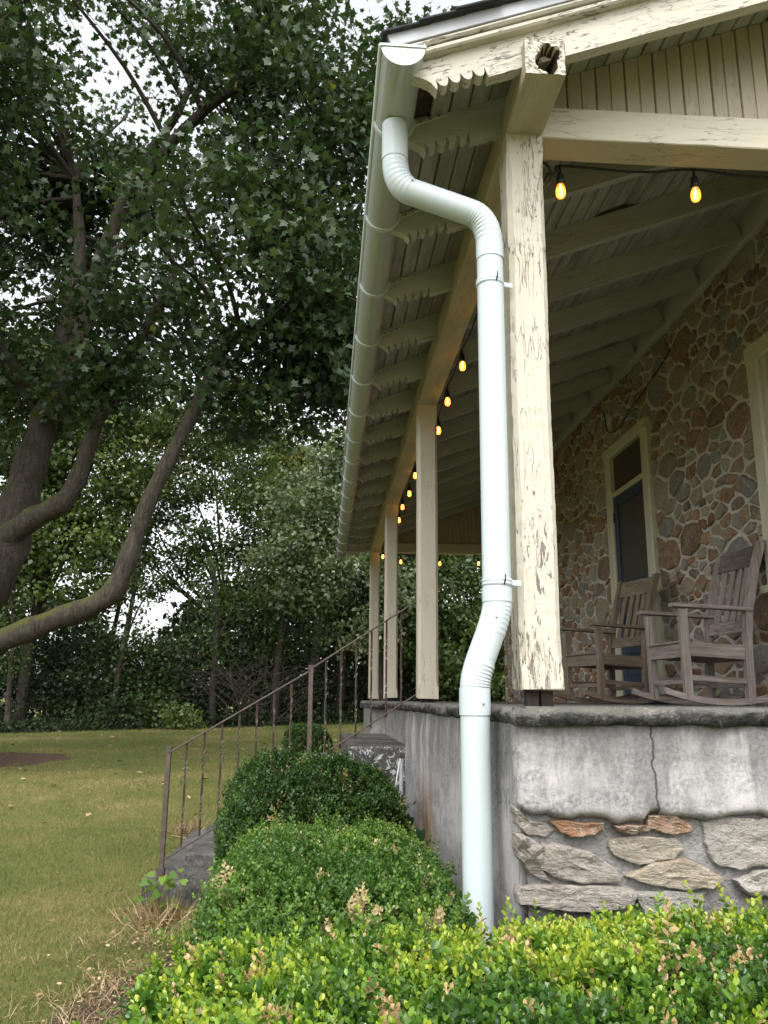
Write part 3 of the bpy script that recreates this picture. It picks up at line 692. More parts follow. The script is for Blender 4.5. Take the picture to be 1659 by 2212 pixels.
FST = [('grey', [(-.135, -.300), (-.095, -.306), (-.051, -.338), (-.01, -.345), (.02, -.361), (-.008, -.38), (-.06, -.373), (-.10, -.342)]),
 ('rust', [(.02, -.342), (.062, -.338), (.114, -.346), (.168, -.344), (.171, -.36), (.143, -.377), (.082, -.383), (.045, -.366)]),
 ('rust', [(.213, -.353), (.259, -.350), (.316, -.353), (.318, -.365), (.257, -.376), (.22, -.366)]),
 ('rust', [(.322, -.325), (.407, -.327), (.455, -.353), (.453, -.371), (.395, -.378), (.327, -.36)]),
 ('tan', [(.206, -.398), (.264, -.386), (.394, -.394), (.415, -.42), (.39, -.447), (.282, -.461), (.216, -.436)]),
 ('grey', [(-.005, -.407), (.058, -.415), (.14, -.436), (.213, -.484), (.212, -.505), (.121, -.514), (.032, -.497), (-.022, -.469)]),
 ('grey', [(-.12, -.383), (-.06, -.386), (-.013, -.415), (-.03, -.469), (.01, -.51), (-.056, -.482), (-.099, -.434)]),
 ('tan', [(.257, -.498), (.335, -.464), (.42, -.452), (.472, -.472), (.538, -.507), (.505, -.528), (.413, -.534), (.316, -.519)]),
 ('pale', [(.505, -.35), (.592, -.338), (.717, -.342), (.704, -.46), (.595, -.473), (.541, -.466), (.505, -.41)]),
 ('pale', [(.591, -.511), (.655, -.487), (.749, -.481), (.74, -.557), (.618, -.549)]),
 ('grey', [(-.073, -.526), (.016, -.524), (.165, -.525), (.247, -.536), (.237, -.58), (.087, -.592), (-.067, -.57)]),
 ('pale', [(.277, -.546), (.39, -.544), (.48, -.551), (.461, -.602), (.296, -.6)])]
def stone_mesh(poly, dep=.03, n=14, seed=0, back=.02, rough=.5, ragged=.07, rings=(1., .95, .78, .42)):
    """poly: 2d outline -> (u, v, d) verts, faces; d grows outwards; ragged split-stone outline and an uneven face"""
    r = random.Random(seed); P = [np.array(p, float) for p in poly]; P.append(P[0])
    seg = [np.linalg.norm(P[i + 1] - P[i]) for i in range(len(P) - 1)]; cum = np.concatenate([[0], np.cumsum(seg)])
    t = (np.arange(n) + np.array([r.uniform(-.25, .25) for _ in range(n)])) / n * cum[-1]; t = np.clip(t, 0, cum[-1])
    O = np.stack([np.interp(t, cum, [p[k] for p in P]) for k in (0, 1)], 1); c = O.mean(0); size = np.linalg.norm(O - c, axis=1).mean()
    O = c + (O - c) * (1 + ragged * np.array([[r.uniform(-1, .7)] for _ in range(n)]))
    tilt = np.array([r.uniform(-1, 1), r.uniform(-1, 1)]) * .5 * dep / size; V, F = [], []
    fr = 1.6 / size
    for l, sc in enumerate((1.02,) + tuple(rings)):
        Q = c + (O - c) * sc
        for q in Q:
            if l == 0: d = -back
            else:
                e = (1 - (.75 if l == 1 else .12 if l == 2 else 0)); d = dep * e + float((q - c) @ tilt) * e + dep * rough * (float(fbm(np.array(q[0] * fr + seed * 3.7), np.array(q[1] * fr * 1.6), seed % 50)) - .5) * (1.6 if l > 1 else .5)
            V.append((q[0], q[1], d))
    V.append((c[0], c[1], dep * (1 + .2 * r.uniform(-1, 1)))); L = len(rings) + 1
    for l in range(L - 1):
        for i in range(n): F.append((l * n + i, l * n + (i + 1) % n, (l + 1) * n + (i + 1) % n, (l + 1) * n + i))
    for i in range(n): F.append(((L - 1) * n + i, (L - 1) * n + (i + 1) % n, L * n))
    return np.array(V), F
for i, (kind, poly) in enumerate(FST):
    pc = np.mean(poly, axis=0); poly = [tuple(np.maximum(pc + (np.array(q) - pc) * 1.14, (-.098, -9))) for q in poly]
    V, F = stone_mesh(poly, (.014, .022, .03, .020)[i % 4], 34, i + 3, .03, .75, .06, (1., .97, .88, .72, .5, .25))
    if (np.array(poly)[:, 0] * np.roll(np.array(poly)[:, 1], -1) - np.array(poly)[:, 1] * np.roll(np.array(poly)[:, 0], -1)).sum() < 0: F = [f[::-1] for f in F]
    W3 = np.stack([V[:, 0], YF + .022 - V[:, 2], V[:, 1]], 1); mk('stone', W3, F, MAT['fstone_' + kind], fnd, smooth=False)

# power-diagram rubble cells
def cells(u0, u1, v0, v1, n, rmin, rmax, holes=(), seed=3, aspect=1.35):
    r = random.Random(seed); pts = []; A = np.zeros((n + 1, 3))
    for tr in range(n * 60):
        if len(pts) >= n: break
        q = r.random(); rad = rmin + (rmax - rmin) * q ** 2.2 * (1 if tr < n * 12 else .55 if tr < n * 30 else .25)
        p = (r.uniform(u0, u1), r.uniform(v0, v1))
        if any(h[0] - .02 < p[0] < h[1] + .02 and h[2] - .02 < p[1] < h[3] + .02 for h in holes): continue
        B = A[:len(pts)]
        if not len(pts) or (((p[0] - B[:, 0]) / aspect) ** 2 + (p[1] - B[:, 1]) ** 2 > (.82 * (rad + B[:, 2])) ** 2).all(): A[len(pts)] = (*p, rad); pts.append((*p, rad))
    out = []
    for i, (a, b, c) in enumerate(pts):
        poly = [(u0, v0), (u1, v0), (u1, v1), (u0, v1)]
        cuts = []
        for j, (d, e, f) in enumerate(pts):
            if j == i or abs(d - a) > 1.2 or abs(e - b) > 1.: continue
            nx_, ny_ = (d - a) / aspect ** 2, e - b; D2 = ((d - a) / aspect) ** 2 + (e - b) ** 2
            t = .5 + (c * c - f * f) / (2 * D2)
            cuts.append((nx_, ny_, nx_ * (a + (d - a) * t) + ny_ * (b + (e - b) * t)))
        for h in holes:
            if a <= h[0]: hc = (1, 0, h[0])
            elif a >= h[1]: hc = (-1, 0, -h[1])
            elif b >= h[3]: hc = (0, -1, -h[3])
            else: hc = (0, 1, h[2])
            if h[0] - .4 < a < h[1] + .4 and b < h[3] + .3: cuts.append(hc)
        for nx_, ny_, k in cuts:
            q = []
            for m in range(len(poly)):
                p, p2 = poly[m], poly[(m + 1) % len(poly)]; s1, s2 = nx_ * p[0] + ny_ * p[1] - k, nx_ * p2[0] + ny_ * p2[1] - k
                if s1 <= 0: q.append(p)
                if s1 * s2 < 0: t = s1 / (s1 - s2); q.append((p[0] + (p2[0] - p[0]) * t, p[1] + (p2[1] - p[1]) * t))
            poly = q
            if len(poly) < 3: break
        if len(poly) >= 3:
            P = np.array(poly); ce = P.mean(0); sz = np.linalg.norm(P - ce, axis=1).mean()
            if sz < .028: continue
            sh = max(.3, 1 - r.uniform(.009, .018) / sz * 1.2); P = ce + (P - ce) * sh
            keep = [P[0]]
            for p in P[1:]:
                if np.linalg.norm(p - keep[-1]) > .018: keep.append(p)
            if len(keep) >= 3: out.append((ce, sz, [tuple(p) for p in keep]))
    return out
# ------------------------------------------------------------------ house wall with door and window
house = empty('stone_house', (XW + .2, 4, 0), 'rubble stone house wall with a navy screen door, behind the porch chairs', 'house')
DY0, DY1, DZ = 3.94, 5.05, 2.53          # door opening incl. trim (far edge larger y)
WY0, WY1, WZ0, WZ1 = .95, 2.17, .75, 2.38
holes = [(DY0, DY1, -1, DZ), (WY0, WY1, WZ0, WZ1)]
def wall_core():
    V, F = [], []
    def quad(y0, y1, z0, z1):
        b = len(V); V.extend([(XW, y0, z0), (XW, y1, z0), (XW, y1, z1), (XW, y0, z1)]); F.append((b, b + 3, b + 2, b + 1))
    ysq = [-.4, WY0, WY1, DY0, DY1, 10.2]
    quad(-.4, WY0, -.1, 3.6); quad(WY0, WY1, -.1, WZ0); quad(WY0, WY1, WZ1, 3.6); quad(WY1, DY0, -.1, 3.6); quad(DY0, DY1, DZ, 3.6); quad(DY1, 10.2, -.1, 3.6)
    b = len(V); V.extend([(XW + .4, -.4, -.1), (XW + .4, 10.2, -.1), (XW + .4, 10.2, 3.6), (XW + .4, -.4, 3.6), (XW, -.4, -.1), (XW, -.4, 3.6), (XW, 10.2, -.1), (XW, 10.2, 3.6)])
    F += [(b, b + 1, b + 2, b + 3), (b + 4, b, b + 3, b + 5), (b + 1, b + 6, b + 7, b + 2)]
    return mk('wall', V, F, MAT['mortar'], house, M=Matrix.Identity(4))
wall = wall_core()
CELL = cells(-.35, 10.15, -.03, 3.14, 1350, .034, .15, holes, 5, 1.6)
CELL.sort(key=lambda c: -(c[1] / (c[0][0] + 3.4)) * (1 if 1.5 < c[0][0] < 7.2 else .05))
farV, farF, farR = [], [], []
for i, (ce, sz, poly) in enumerate(CELL):
    V, F = stone_mesh(poly, random.uniform(.006, .024), 13, i + 50, .012, .8, .11, (1., .93, .66))
    W3 = np.stack([XW - V[:, 2], V[:, 0], V[:, 1]], 1); F = [f[::-1] for f in F]
    if i < 295: mk('stone', W3, F, MAT['stone'], wall)
    else:
        b = sum(map(len, farV)); farV.append(W3); farF += [tuple(k + b for k in f) for f in F]; farR += [random.random()] * len(W3)
fs = mk('small_stones', np.concatenate(farV), farF, MAT['stone_far'], wall, M=Matrix.Identity(4)); fs['kind'] = 'stuff'
at = fs.data.attributes.new('rnd', 'FLOAT', 'POINT'); at.data.foreach_set('value', np.array(farR, np.float32))
def xbox(name, x0, x1, y0, y1, z0, z1, mat, parent, bev=.004):
    ln = [x1 - x0, y1 - y0, z1 - z0]; c = ((x0 + x1) / 2, (y0 + y1) / 2, (z0 + z1) / 2)
    if ln[2] >= ln[1]: return bar(name, (c[0], c[1], z0), (c[0], c[1], z1), ln[1], ln[0], mat, parent, (1, 0, 0), bev=bev)
    return bar(name, (c[0], y0, c[2]), (c[0], y1, c[2]), ln[0], ln[2], mat, parent, (0, 0, 1), bev=bev)
# door
door = xbox('door', XW - .008, XW + .03, DY0 + .16, DY1 - .16, .06, 1.99, MAT['screen'], house)
door['label'] = 'navy framed screen door with dark mesh'
dy0, dy1 = DY0 + .15, DY1 - .15
xbox('stile', XW - .03, XW - .002, dy0, dy0 + .085, .05, 2.0, MAT['blue'], door)
xbox('stile', XW - .03, XW - .002, dy1 - .085, dy1, .05, 2.0, MAT['blue'], door)
for z0, z1 in ((1.905, 1.999), (1.10, 1.135), (.45, .53), (.051, .25)): xbox('rail', XW - .027, XW - .004, dy0 + .086, dy1 - .086, z0, z1, MAT['blue'], door)
xbox('kick_panel', XW - .02, XW - .006, dy0 + .08, dy1 - .08, .25, .45, MAT['blue'], door)
tube('door_knob', [(XW - .03, dy0 + .04, 1.07), (XW - .06, dy0 + .04, 1.07), (XW - .085, dy0 + .04, 1.07), (XW - .095, dy0 + .04, 1.07)], [.012, .014, .03, .012], MAT['knob'], door, 12)
for zh in (1.75, .7): xbox('hinge', XW - .04, XW - .028, dy1 - .01, dy1 + .02, zh, zh + .1, MAT['knob'], door)
fr = xbox('door_frame', XW - .055, XW + .06, DY0, DY0 + .145, -.005, DZ - .001, MAT['trim'], house, .012)
xbox('jamb', XW - .055, XW + .06, DY1 - .145, DY1, -.005, DZ - .001, MAT['trim'], fr, .012)
xbox('head', XW - .058, XW + .06, DY0 + .002, DY1 - .002, DZ - .11, DZ + .004, MAT['trim'], fr, .012)
xbox('transom_bar', XW - .045, XW + .05, DY0 + .146, DY1 - .146, 2.0, 2.05, MAT['trim'], fr)
xbox('transom_pane', XW - .005, XW + .01, DY0 + .146, DY1 - .146, 2.05, DZ - .11, MAT['screen'], fr)
bar('door_sill', (XW - .09, DY0 - .02, .022), (XW - .09, DY1 + .02, .022), .2, .05, MAT['blue'], house)
# window at the near end of the wall
win = xbox('window_frame', XW - .06, XW + .06, WY1 - .14, WY1, WZ0 - .03, WZ1 - .001, MAT['trim'], house, .012)
xbox('jamb', XW - .06, XW + .06, WY0, WY0 + .14, WZ0 - .03, WZ1 - .001, MAT['trim'], win, .012)
xbox('head', XW - .063, XW + .06, WY0 + .002, WY1 - .002, WZ1 - .13, WZ1 + .004, MAT['trim'], win, .012)
xbox('sill', XW - .09, XW + .06, WY0 - .03, WY1 + .03, WZ0 - .05, WZ0, MAT['trim'], win)
xbox('sash', XW - .03, XW + .02, WY1 - .19, WY1 - .14, WZ0, WZ1 - .13, MAT['trim'], win)
xbox('sash', XW - .03, XW + .02, WY0 + .14, WY0 + .19, WZ0, WZ1 - .13, MAT['trim'], win)
xbox('sash', XW - .032, XW + .02, WY0 + .19, WY1 - .19, 1.50, 1.55, MAT['trim'], win)
xbox('pane', XW - .004, XW + .004, WY0 + .19, WY1 - .19, WZ0, 1.5, MAT['glass'], win)
xbox('pane', XW - .004, XW + .004, WY0 + .19, WY1 - .19, 1.55, WZ1 - .13, MAT['glass'], win)
# loose wire clipped along the wall top
wire = tube('wall_wire', smooth_path([(XW - .012, 3.3, 2.95), (XW - .03, 4.0, 2.78), (XW - .035, 4.35, 2.72), (XW - .03, 4.6, 2.66), (XW - .04, 4.9, 2.70), (XW - .05, 5.0, 2.95), (XW - .06, 5.3, 3.12)], 6), .006, MAT['bulbsocket'], None, 6)
tag(wire, 'black wire drooping across the stones above the screen door', 'wire')

# ------------------------------------------------------------------ steps and handrail
stairs = empty('porch_steps', (-1, 4.2, -1.37), 'dark mossy concrete steps with white lichen, leading up to the porch', 'steps')
SY0, SY1 = 3.235, 5.55
for k in range(6):
    z1 = -.315 - .179 * k; x0 = -.50 - .278 * k; z0 = -1.6
    V, F = bar_data(-.06 - x0 - .002 * k, SY1 - SY0 + .004 * k, z1 - z0, .012, 14, .004, 0, seed=k)
    mk('step', V, F, MAT['step'], stairs, Matrix.Translation(Vector(((x0 - .06) / 2, (SY0 + SY1) / 2, (z0 + z1) / 2))), smooth=False)
V, F = bar_data(.14, .22, 1.5, .01); mk('far_pier', V, F, MAT['stucco'], stairs, Matrix.Translation(Vector((-.13, SY1 + .13, -.82))))
V, F = bar_data(.30, .36, .06, .012); mk('pier_cap', V, F, MAT['slab'], stairs, Matrix.Translation(Vector((-.15, SY1 + .13, -.035))))

rail = empty('handrail', (-.9, 3.32, -1.2), 'brown iron handrail with twisted balusters climbing the porch steps', 'railing')
RYY = 3.31
RA, RBm, RC = np.array((-1.776, RYY, -.365)), np.array((-.78, RYY, .225)), np.array((0., RYY, .745))
bar('rail_post', (-1.779, RYY, -1.21), (-1.776, RYY, -.33), .034, .034, MAT['iron'], rail, (0, 1, 0))
bar('post_cap', (-1.776, RYY, -.333), (-1.776, RYY, -.322), .042, .042, MAT['iron'], rail, (0, 1, 0))
bar('post_base', (-1.779, RYY, -1.215), (-1.779, RYY, -1.13), .05, .05, MAT['iron'], rail, (0, 1, 0))
bar('rail_post', (-.776, RYY, -.675), (-.78, RYY, .255), .034, .034, MAT['iron'], rail, (0, 1, 0))
bar('post_cap', (-.78, RYY, .252), (-.78, RYY, .264), .042, .042, MAT['iron'], rail, (0, 1, 0))
bar('top_rail', RA, RBm, .034, .012, MAT['iron'], rail); bar('top_rail', RBm + (0, 0, .012), RC, .034, .012, MAT['iron'], rail)
lo = np.array((0, 0, -.70))
bar('bottom_rail', RA + lo + (0, 0, -.02), RBm + lo, .026, .012, MAT['iron'], rail); bar('bottom_rail', RBm + lo + (.02, 0, .05), RC + lo + (0, 0, .01), .026, .012, MAT['iron'], rail)
def twist(L):
    V, F = [], []; n = 60; a = .0068
    for i in range(n + 1):
        t = i / n; z = L * t
        th = pi / 4 + 2 * pi * 1.5 * (float(sstep((t - .12) / .30)) + float(sstep((t - .56) / .30)))
        for sx, sy in ((1, .38), (-1, .38), (-1, -.38), (1, -.38)):
            V.append((a * 1.2 * (sx * cos(th) - sy * sin(th)), a * 1.2 * (sx * sin(th) + sy * cos(th)), z))
    for i in range(n):
        for k in range(4): F.append((4 * i + k, 4 * i + (k + 1) % 4, 4 * i + 4 + (k + 1) % 4, 4 * i + 4 + k))
    return V, F
bx = [-1.776 + .1225 * k for k in range(1, 8)] + [-.78 + .1115 * k for k in range(1, 7)]
src = None
for x in bx:
    a, b, dz = (RA, RBm, -.715) if x < -.78 else (RBm, RC, -.67); t = (x - a[0]) / (b[0] - a[0]); zt = a[2] + (b[2] - a[2]) * t
    if src is None:
        V, F = twist(.70); src = mk('baluster', V, F, MAT['iron'], rail, Matrix.Translation(Vector((x, RYY, zt - .705))))
    else: share('baluster', src, rail, Matrix.Translation(Vector((x, RYY, zt - .705))))
# grey conduit with a white wire at the end of the foundation
cond = empty('conduit', (-.14, 2.75, -1.37), 'thin grey conduit with a white wire standing against the foundation', 'conduit')
tube('conduit_pipe', [(-.165, 2.72, -.37), (-.165, 2.71, -.8), (-.165, 2.69, -1.4)], .013, MAT['conduit'], cond, 10)
tube('wire', smooth_path([(-.17, 2.72, -.36), (-.185, 2.71, -.43), (-.205, 2.70, -.56), (-.21, 2.7, -.68), (-.18, 2.7, -.76)], 5), .005, MAT['white'], cond, 6)

# ------------------------------------------------------------------ rocking chairs
def chair(loc, rot, mat, top, label):
    ch = empty('rocking_chair', loc, label, 'chair', 'rocking chairs on the porch')
    Mw = Matrix.Translation(Vector(loc)) @ Matrix.Rotation(rot, 4, 'Z'); ch.matrix_local = Mw; WM[ch] = Mw
    def b(name, p0, p1, wd, h, m=mat, upv=(0, 0, 1), par=ch, **k):
        M, L = frame(p0, p1, upv); V, F = bar_data(L, wd, h, **{'bev': .004, **k}); return mk(name, V, F, m, par, WM[ch] @ M)
    HW = .245
    for s in (-1, 1):
        y = s * HW
        b('front_leg', (.20, y, .035), (.205, y, .585), .045, .05, upv=(1, 0, 0))
        # rear post: bent at the seat
        P = [(-.20, .03), (-.205, .34), (-.235, .60), (-.30, .85), (-.365, 1.04)]; V, F = [], []
        for x, z in P:
            for dx, dy in ((-.024, -.022), (.024, -.022), (.024, .022), (-.024, .022)): V.append((x + dx, y + dy, z))
        for i in range(len(P) - 1):
            for k in range(4): F.append((4 * i + k, 4 * i + (k + 1) % 4, 4 * i + 4 + (k + 1) % 4, 4 * i + 4 + k))
        F += [(3, 2, 1, 0), tuple(4 * len(P) - 4 + k for k in range(4))]
        V = [(v[2] - .5, v[1] - y, -v[0] - .25) for v in V]   # local x up the post
        mk('rear_post', V, F, mat, ch, WM[ch] @ Matrix(((0, 0, -1, -.25), (0, 1, 0, y), (1, 0, 0, .5), (0, 0, 0, 1))))
        arm = b('arm', (-.25, y, .592), (.275, y, .612), .075, .024, n=8)
        b('side_rail', (.18, y, .34), (-.19, y, .32), .028, .085)
        b('side_stretcher', (.18, y, .165), (-.19, y, .145), .022, .035)
        V, F = [], []; n = 16
        for i in range(n + 1):
            x = -.52 + .87 * i / n; z = .018 + .55 * (x + .05) ** 2 * .75
            for dy, dz in ((-.02, -.017), (.02, -.017), (.02, .02), (-.02, .02)): V.append((x, dy, z + dz))
        for i in range(n):
            for k in range(4): F.append((4 * i + k, 4 * i + (k + 1) % 4, 4 * i + 4 + (k + 1) % 4, 4 * i + 4 + k))
        F += [(3, 2, 1, 0), tuple(4 * n + k for k in range(4))]
        mk('rocker', V, F, mat, ch, WM[ch] @ Matrix.Translation(Vector((0, y, 0))))
    b('front_rail', (.205, -HW + .02, .335), (.205, HW - .02, .335), .03, .09)
    b('rear_rail', (-.2, -HW + .02, .31), (-.2, HW - .02, .31), .03, .07)
    b('front_stretcher', (.2, -HW + .02, .14), (.2, HW - .02, .14), .02, .03)
    b('rear_stretcher', (-.2, -HW + .02, .125), (-.2, HW - .02, .125), .02, .035)
    for k in range(7):
        x = .205 - .064 * k; z = .386 - .035 * sin(pi * min(1, k / 5.5) * .8) + (.004 if k % 2 else 0)
        b('seat_slat', (x, -HW + .005, z), (x, HW - .005, z), .056, .015)
    def back(z): return np.interp(z, [.03, .34, .60, .85, 1.04], [-.2, -.205, -.235, -.30, -.365])
    for nm, z, h, m in (('crest_rail', .955, .125, top), ('lower_back_rail', .50, .08, mat)):
        V, F = [], []; n = 8; x0 = back(z); tl = .3 if z > .8 else .2
        for i in range(n + 1):
            t = i / n * 2 - 1; y = t * (HW - .02); bow = -.035 * (1 - t * t); up_ = .015 * (1 - t * t) if z > .8 else 0
            for dx, dz in ((-.011, -h / 2), (.011, -h / 2), (.011, h / 2 + up_), (-.011, h / 2 + up_)): V.append((y, -(x0 + bow + dx - dz * tl), dz))
        for i in range(n):
            for k in range(4): F.append((4 * i + k, 4 * i + 4 + k, 4 * i + 4 + (k + 1) % 4, 4 * i + (k + 1) % 4))
        F += [(0, 1, 2, 3), tuple(4 * n + 3 - k for k in range(4))]
        mk(nm, V, F, m, ch, WM[ch] @ Matrix(((0, -1, 0, 0), (1, 0, 0, 0), (0, 0, 1, z), (0, 0, 0, 1))))
    for k in range(5):
        y = -.17 + .085 * k; bow = -.032 * (1 - (y / HW) ** 2)
        b('back_slat', (back(.52) + bow, y, .52), (back(.92) + bow - .004, y, .92), .052, .013, upv=(1, 0, 0))
    return ch
chair((1.74, 2.37, 0.0), pi + radians(2), MAT['chair1'], MAT['chairtop'], 'silvery grey weathered rocking chair between the window and the door')
chair((1.60, 3.74, 0.0), pi + radians(13), MAT['chair2'], MAT['chair2'], 'browner wooden rocking chair in front of the navy screen door')

# ------------------------------------------------------------------ string lights
lights = empty('string_lights', (.19, 3, 2.2), 'black string of lit amber bulbs along the porch beams', 'string lights')
bulb_src = {}
def bulb(p):
    p = Vector(p); Mx = Matrix.Translation(p)
    if not bulb_src:
        prof = [(.0, -.052), (.012, -.050), (.019, -.040), (.0215, -.026), (.020, -.010), (.016, .006), (.0135, .016), (.0135, .02)]; V, F = [], []; n = 16
        for r, z in prof:
            for k in range(n): V.append((cos(2 * pi * k / n) * max(r, .0005), sin(2 * pi * k / n) * max(r, .0005), z))
        for i in range(len(prof) - 1):
            for k in range(n): F.append((i * n + k, i * n + (k + 1) % n, (i + 1) * n + (k + 1) % n, (i + 1) * n + k))
        bulb_src['b'] = mk('bulb', V, F, MAT['bulb'], lights, Mx, smooth=True); b = bulb_src['b']
        V, F = tube_data([(0, 0, .012), (0, 0, .03), (0, 0, .034), (0, 0, .062), (0, 0, .07), (0, 0, .105)], [.0175, .0185, .0165, .0155, .007, .0045], 12)
        bulb_src['s'] = mk('socket', V, F, MAT['bulbsocket'], b, Mx, smooth=True)
        V, F = [], []
        for k in range(5):
            a = 2 * pi * k / 5; tube_data([(cos(a) * .003, sin(a) * .003, .014), (cos(a) * .009, sin(a) * .009, -.034), (cos(a + .8) * .007, sin(a + .8) * .007, -.040)], .0013, 5, True, V, F)
        tube_data([(0, 0, .016), (0, 0, -.005)], .0035, 6, True, V, F)
        bulb_src['f'] = mk('filament', V, F, MAT['fil'], b, Mx, smooth=True); return
    b = share('bulb', bulb_src['b'], lights, Mx); share('socket', bulb_src['s'], b, Mx); share('filament', bulb_src['f'], b, Mx)
front = [(.275, .18, 2.165), (.872, .18, 2.183), (1.47, .18, 2.175)]
side = [(.19, .85, 2.19), (.19, 1.5, 2.20), (.19, 2.19, 2.215), (.19, 2.86, 2.214), (.19, 3.36, 2.155), (.19, 4.0, 2.22), (.19, 4.55, 2.22), (.19, 5.05, 2.245), (.19, 5.62, 2.2), (.19, 6.4, 2.235), (.19, 6.85, 2.175), (.19, 7.5, 2.2), (.19, 8.2, 2.2), (.19, 8.9, 2.2), (.19, 9.62, 2.2)]
back_ = [(.47, 9.6, 2.12), (1.08, 9.6, 2.105), (1.69, 9.6, 2.118)]
for p in front + side + back_: bulb(p)
def cable(pts, top=.105, sag=.02):
    P = []
    for i, p in enumerate(pts):
        P.append((p[0], p[1], p[2] + top))
        if i < len(pts) - 1:
            q = pts[i + 1]; 
            for t in (.3, .5, .7): P.append((p[0] + (q[0] - p[0]) * t + .004 * random.uniform(-1, 1), p[1] + (q[1] - p[1]) * t, p[2] + (q[2] - p[2]) * t + top - sag * 4 * t * (1 - t) * random.uniform(.3, 1.2)))
    return smooth_path(P, 4)
tube('cable', cable([(2.1, .18, 2.17)] + front[::-1] + [(.22, .19, 2.12)] + side), .0055, MAT['bulbsocket'], lights, 6)
tube('cable', cable([side[-1]] + back_ + [(2.12, 9.6, 2.12)]), .0055, MAT['bulbsocket'], lights, 6)
tube('cable_loop', smooth_path([(.17, .16, 2.26), (.21, .17, 2.27), (.235, .17, 2.22), (.215, .17, 2.165), (.175, .165, 2.14)], 6), .0055, MAT['bulbsocket'], lights, 6)

# ------------------------------------------------------------------ vegetation templates
def leaf_fan(outline, centre=(.3, 0), fold=.10):
    P = [(x, y, fold * abs(y) - .10 * x * x) for x, y in outline]; n = len(P)
    V = np.array(P + [(centre[0], centre[1], 0)]); F = np.array([(i, (i + 1) % n, n) for i in range(n)]); return V, F
half = [(0, 0), (-.08, .30), (.22, .27), (.36, .55), (.54, .24), (1, 0)]
MAPLE = leaf_fan(half + [(x, -y) for x, y in half[-2:0:-1]])
QUAD = (np.array([(0, 0, 0), (.45, .33, .06), (1, 0, -.08), (.45, -.33, .06)]), np.array([(0, 1, 2, 3)]))
OVAL = (np.array([(0, 0, 0), (.28, .27, .07), (.72, .29, .05), (1, 0, -.05), (.72, -.29, .05), (.28, -.27, .07)]), np.array([(0, 3, 2, 1), (0, 5, 4, 3)]))
IVY = leaf_fan([(0, 0), (-.12, .35), (.25, .38), (.45, .30), (1, 0), (.45, -.30), (.25, -.38), (-.12, -.35)])

def limb_tubes(limbs, name, mat, parent, sub=5, ns=14, jit=.05):
    V, F = [], []
    for L in limbs:
        P = smooth_path([p[:3] for p in L], sub); R = np.interp(np.linspace(0, len(L) - 1, len(P)), range(len(L)), [p[3] for p in L])
        R = [r * (1 + .07 * sin(i * 1.3) * (r > .07)) for i, r in enumerate(R)]
        tube_data(P, R, ns, True, V, F, jit)
    return mk(name, V, F, mat, parent, smooth=True)

# ------------------------------------------------------------------ the old maple on the lawn
ZM = gzs(-6.9, 10.5)
maple = empty('maple_tree', (-6.9, 10.5, ZM), 'huge old maple with mossy spreading limbs, arching over the lawn', 'tree')
LA = [(-6.9, 10.5, ZM - .15, .72), (-6.8, 10.45, .0, .52), (-6.35, 10.3, 1.15, .43), (-5.71, 10, 2.01, .33), (-5.546, 10, 2.856, .29), (-5.405, 10, 3.65, .25), (-5.223, 10, 4.46, .225), (-5.05, 10, 4.95, .24), (-4.896, 10, 5.3, .17), (-4.75, 10, 6.48, .15), (-4.526, 10, 7.6, .13), (-4.27, 10, 8.56, .11), (-4.04, 10, 9.24, .09), (-3.59, 10, 10.06, .07), (-3.3, 10, 10.9, .05)]
LA3 = [(-5.15, 10.1, 4.7, .17), (-5.37, 10.4, 5.2, .15), (-5.19, 10.5, 6.7, .13), (-5.15, 10.5, 7.65, .11), (-5.4, 10.6, 9.2, .06)]
LB = [(-5.7, 9.9, 2.35, .2), (-5.169, 9.6, 2.64, .17), (-4.66, 9.5, 2.95, .145), (-4.46, 9.5, 3.49, .125), (-4.3, 9.5, 4.2, .11), (-4.09, 9.5, 4.68, .10), (-3.7, 9.4, 5.6, .08), (-3.2, 9.2, 6.7, .05)]
LC = [(-6.7, 10.3, .25, .28), (-5.6, 9.0, .55, .20), (-5.01, 8.5, .737, .165), (-4.41, 8.5, 1.0, .15), (-3.67, 8.5, 1.34, .145), (-3.42, 8.5, 1.88, .13), (-3.187, 8.5, 2.74, .112), (-2.84, 8.5, 3.6, .102), (-2.48, 8.5, 4.5, .092), (-2.36, 8.5, 4.92, .085), (-2.03, 8.5, 5.32, .07), (-1.5, 8.5, 5.62, .055), (-.7, 8.4, 5.95, .03)]
LD = [(-4.3, 10, 8.4, .10), (-3.2, 9.2, 9.3, .085), (-2.0, 8.6, 9.85, .07), (-1.1, 8.4, 9.5, .05), (-.2, 8.3, 9.0, .03)]
LE = [(-4.6, 10, 7.2, .09), (-3.6, 9.6, 7.75, .07), (-2.4, 9.3, 7.9, .05), (-1.3, 9.2, 7.6, .03)]
LF = [(-5.3, 10.2, 4.6, .13), (-6.4, 8.6, 6.0, .1), (-6.6, 7.0, 6.9, .07), (-5.6, 6.0, 6.9, .04)]
LIMBS = [LA, LA3, LB, LC, LD, LE, LF]
limb_tubes(LIMBS, 'trunk', MAT['bark'], maple, 6, 16, .05)
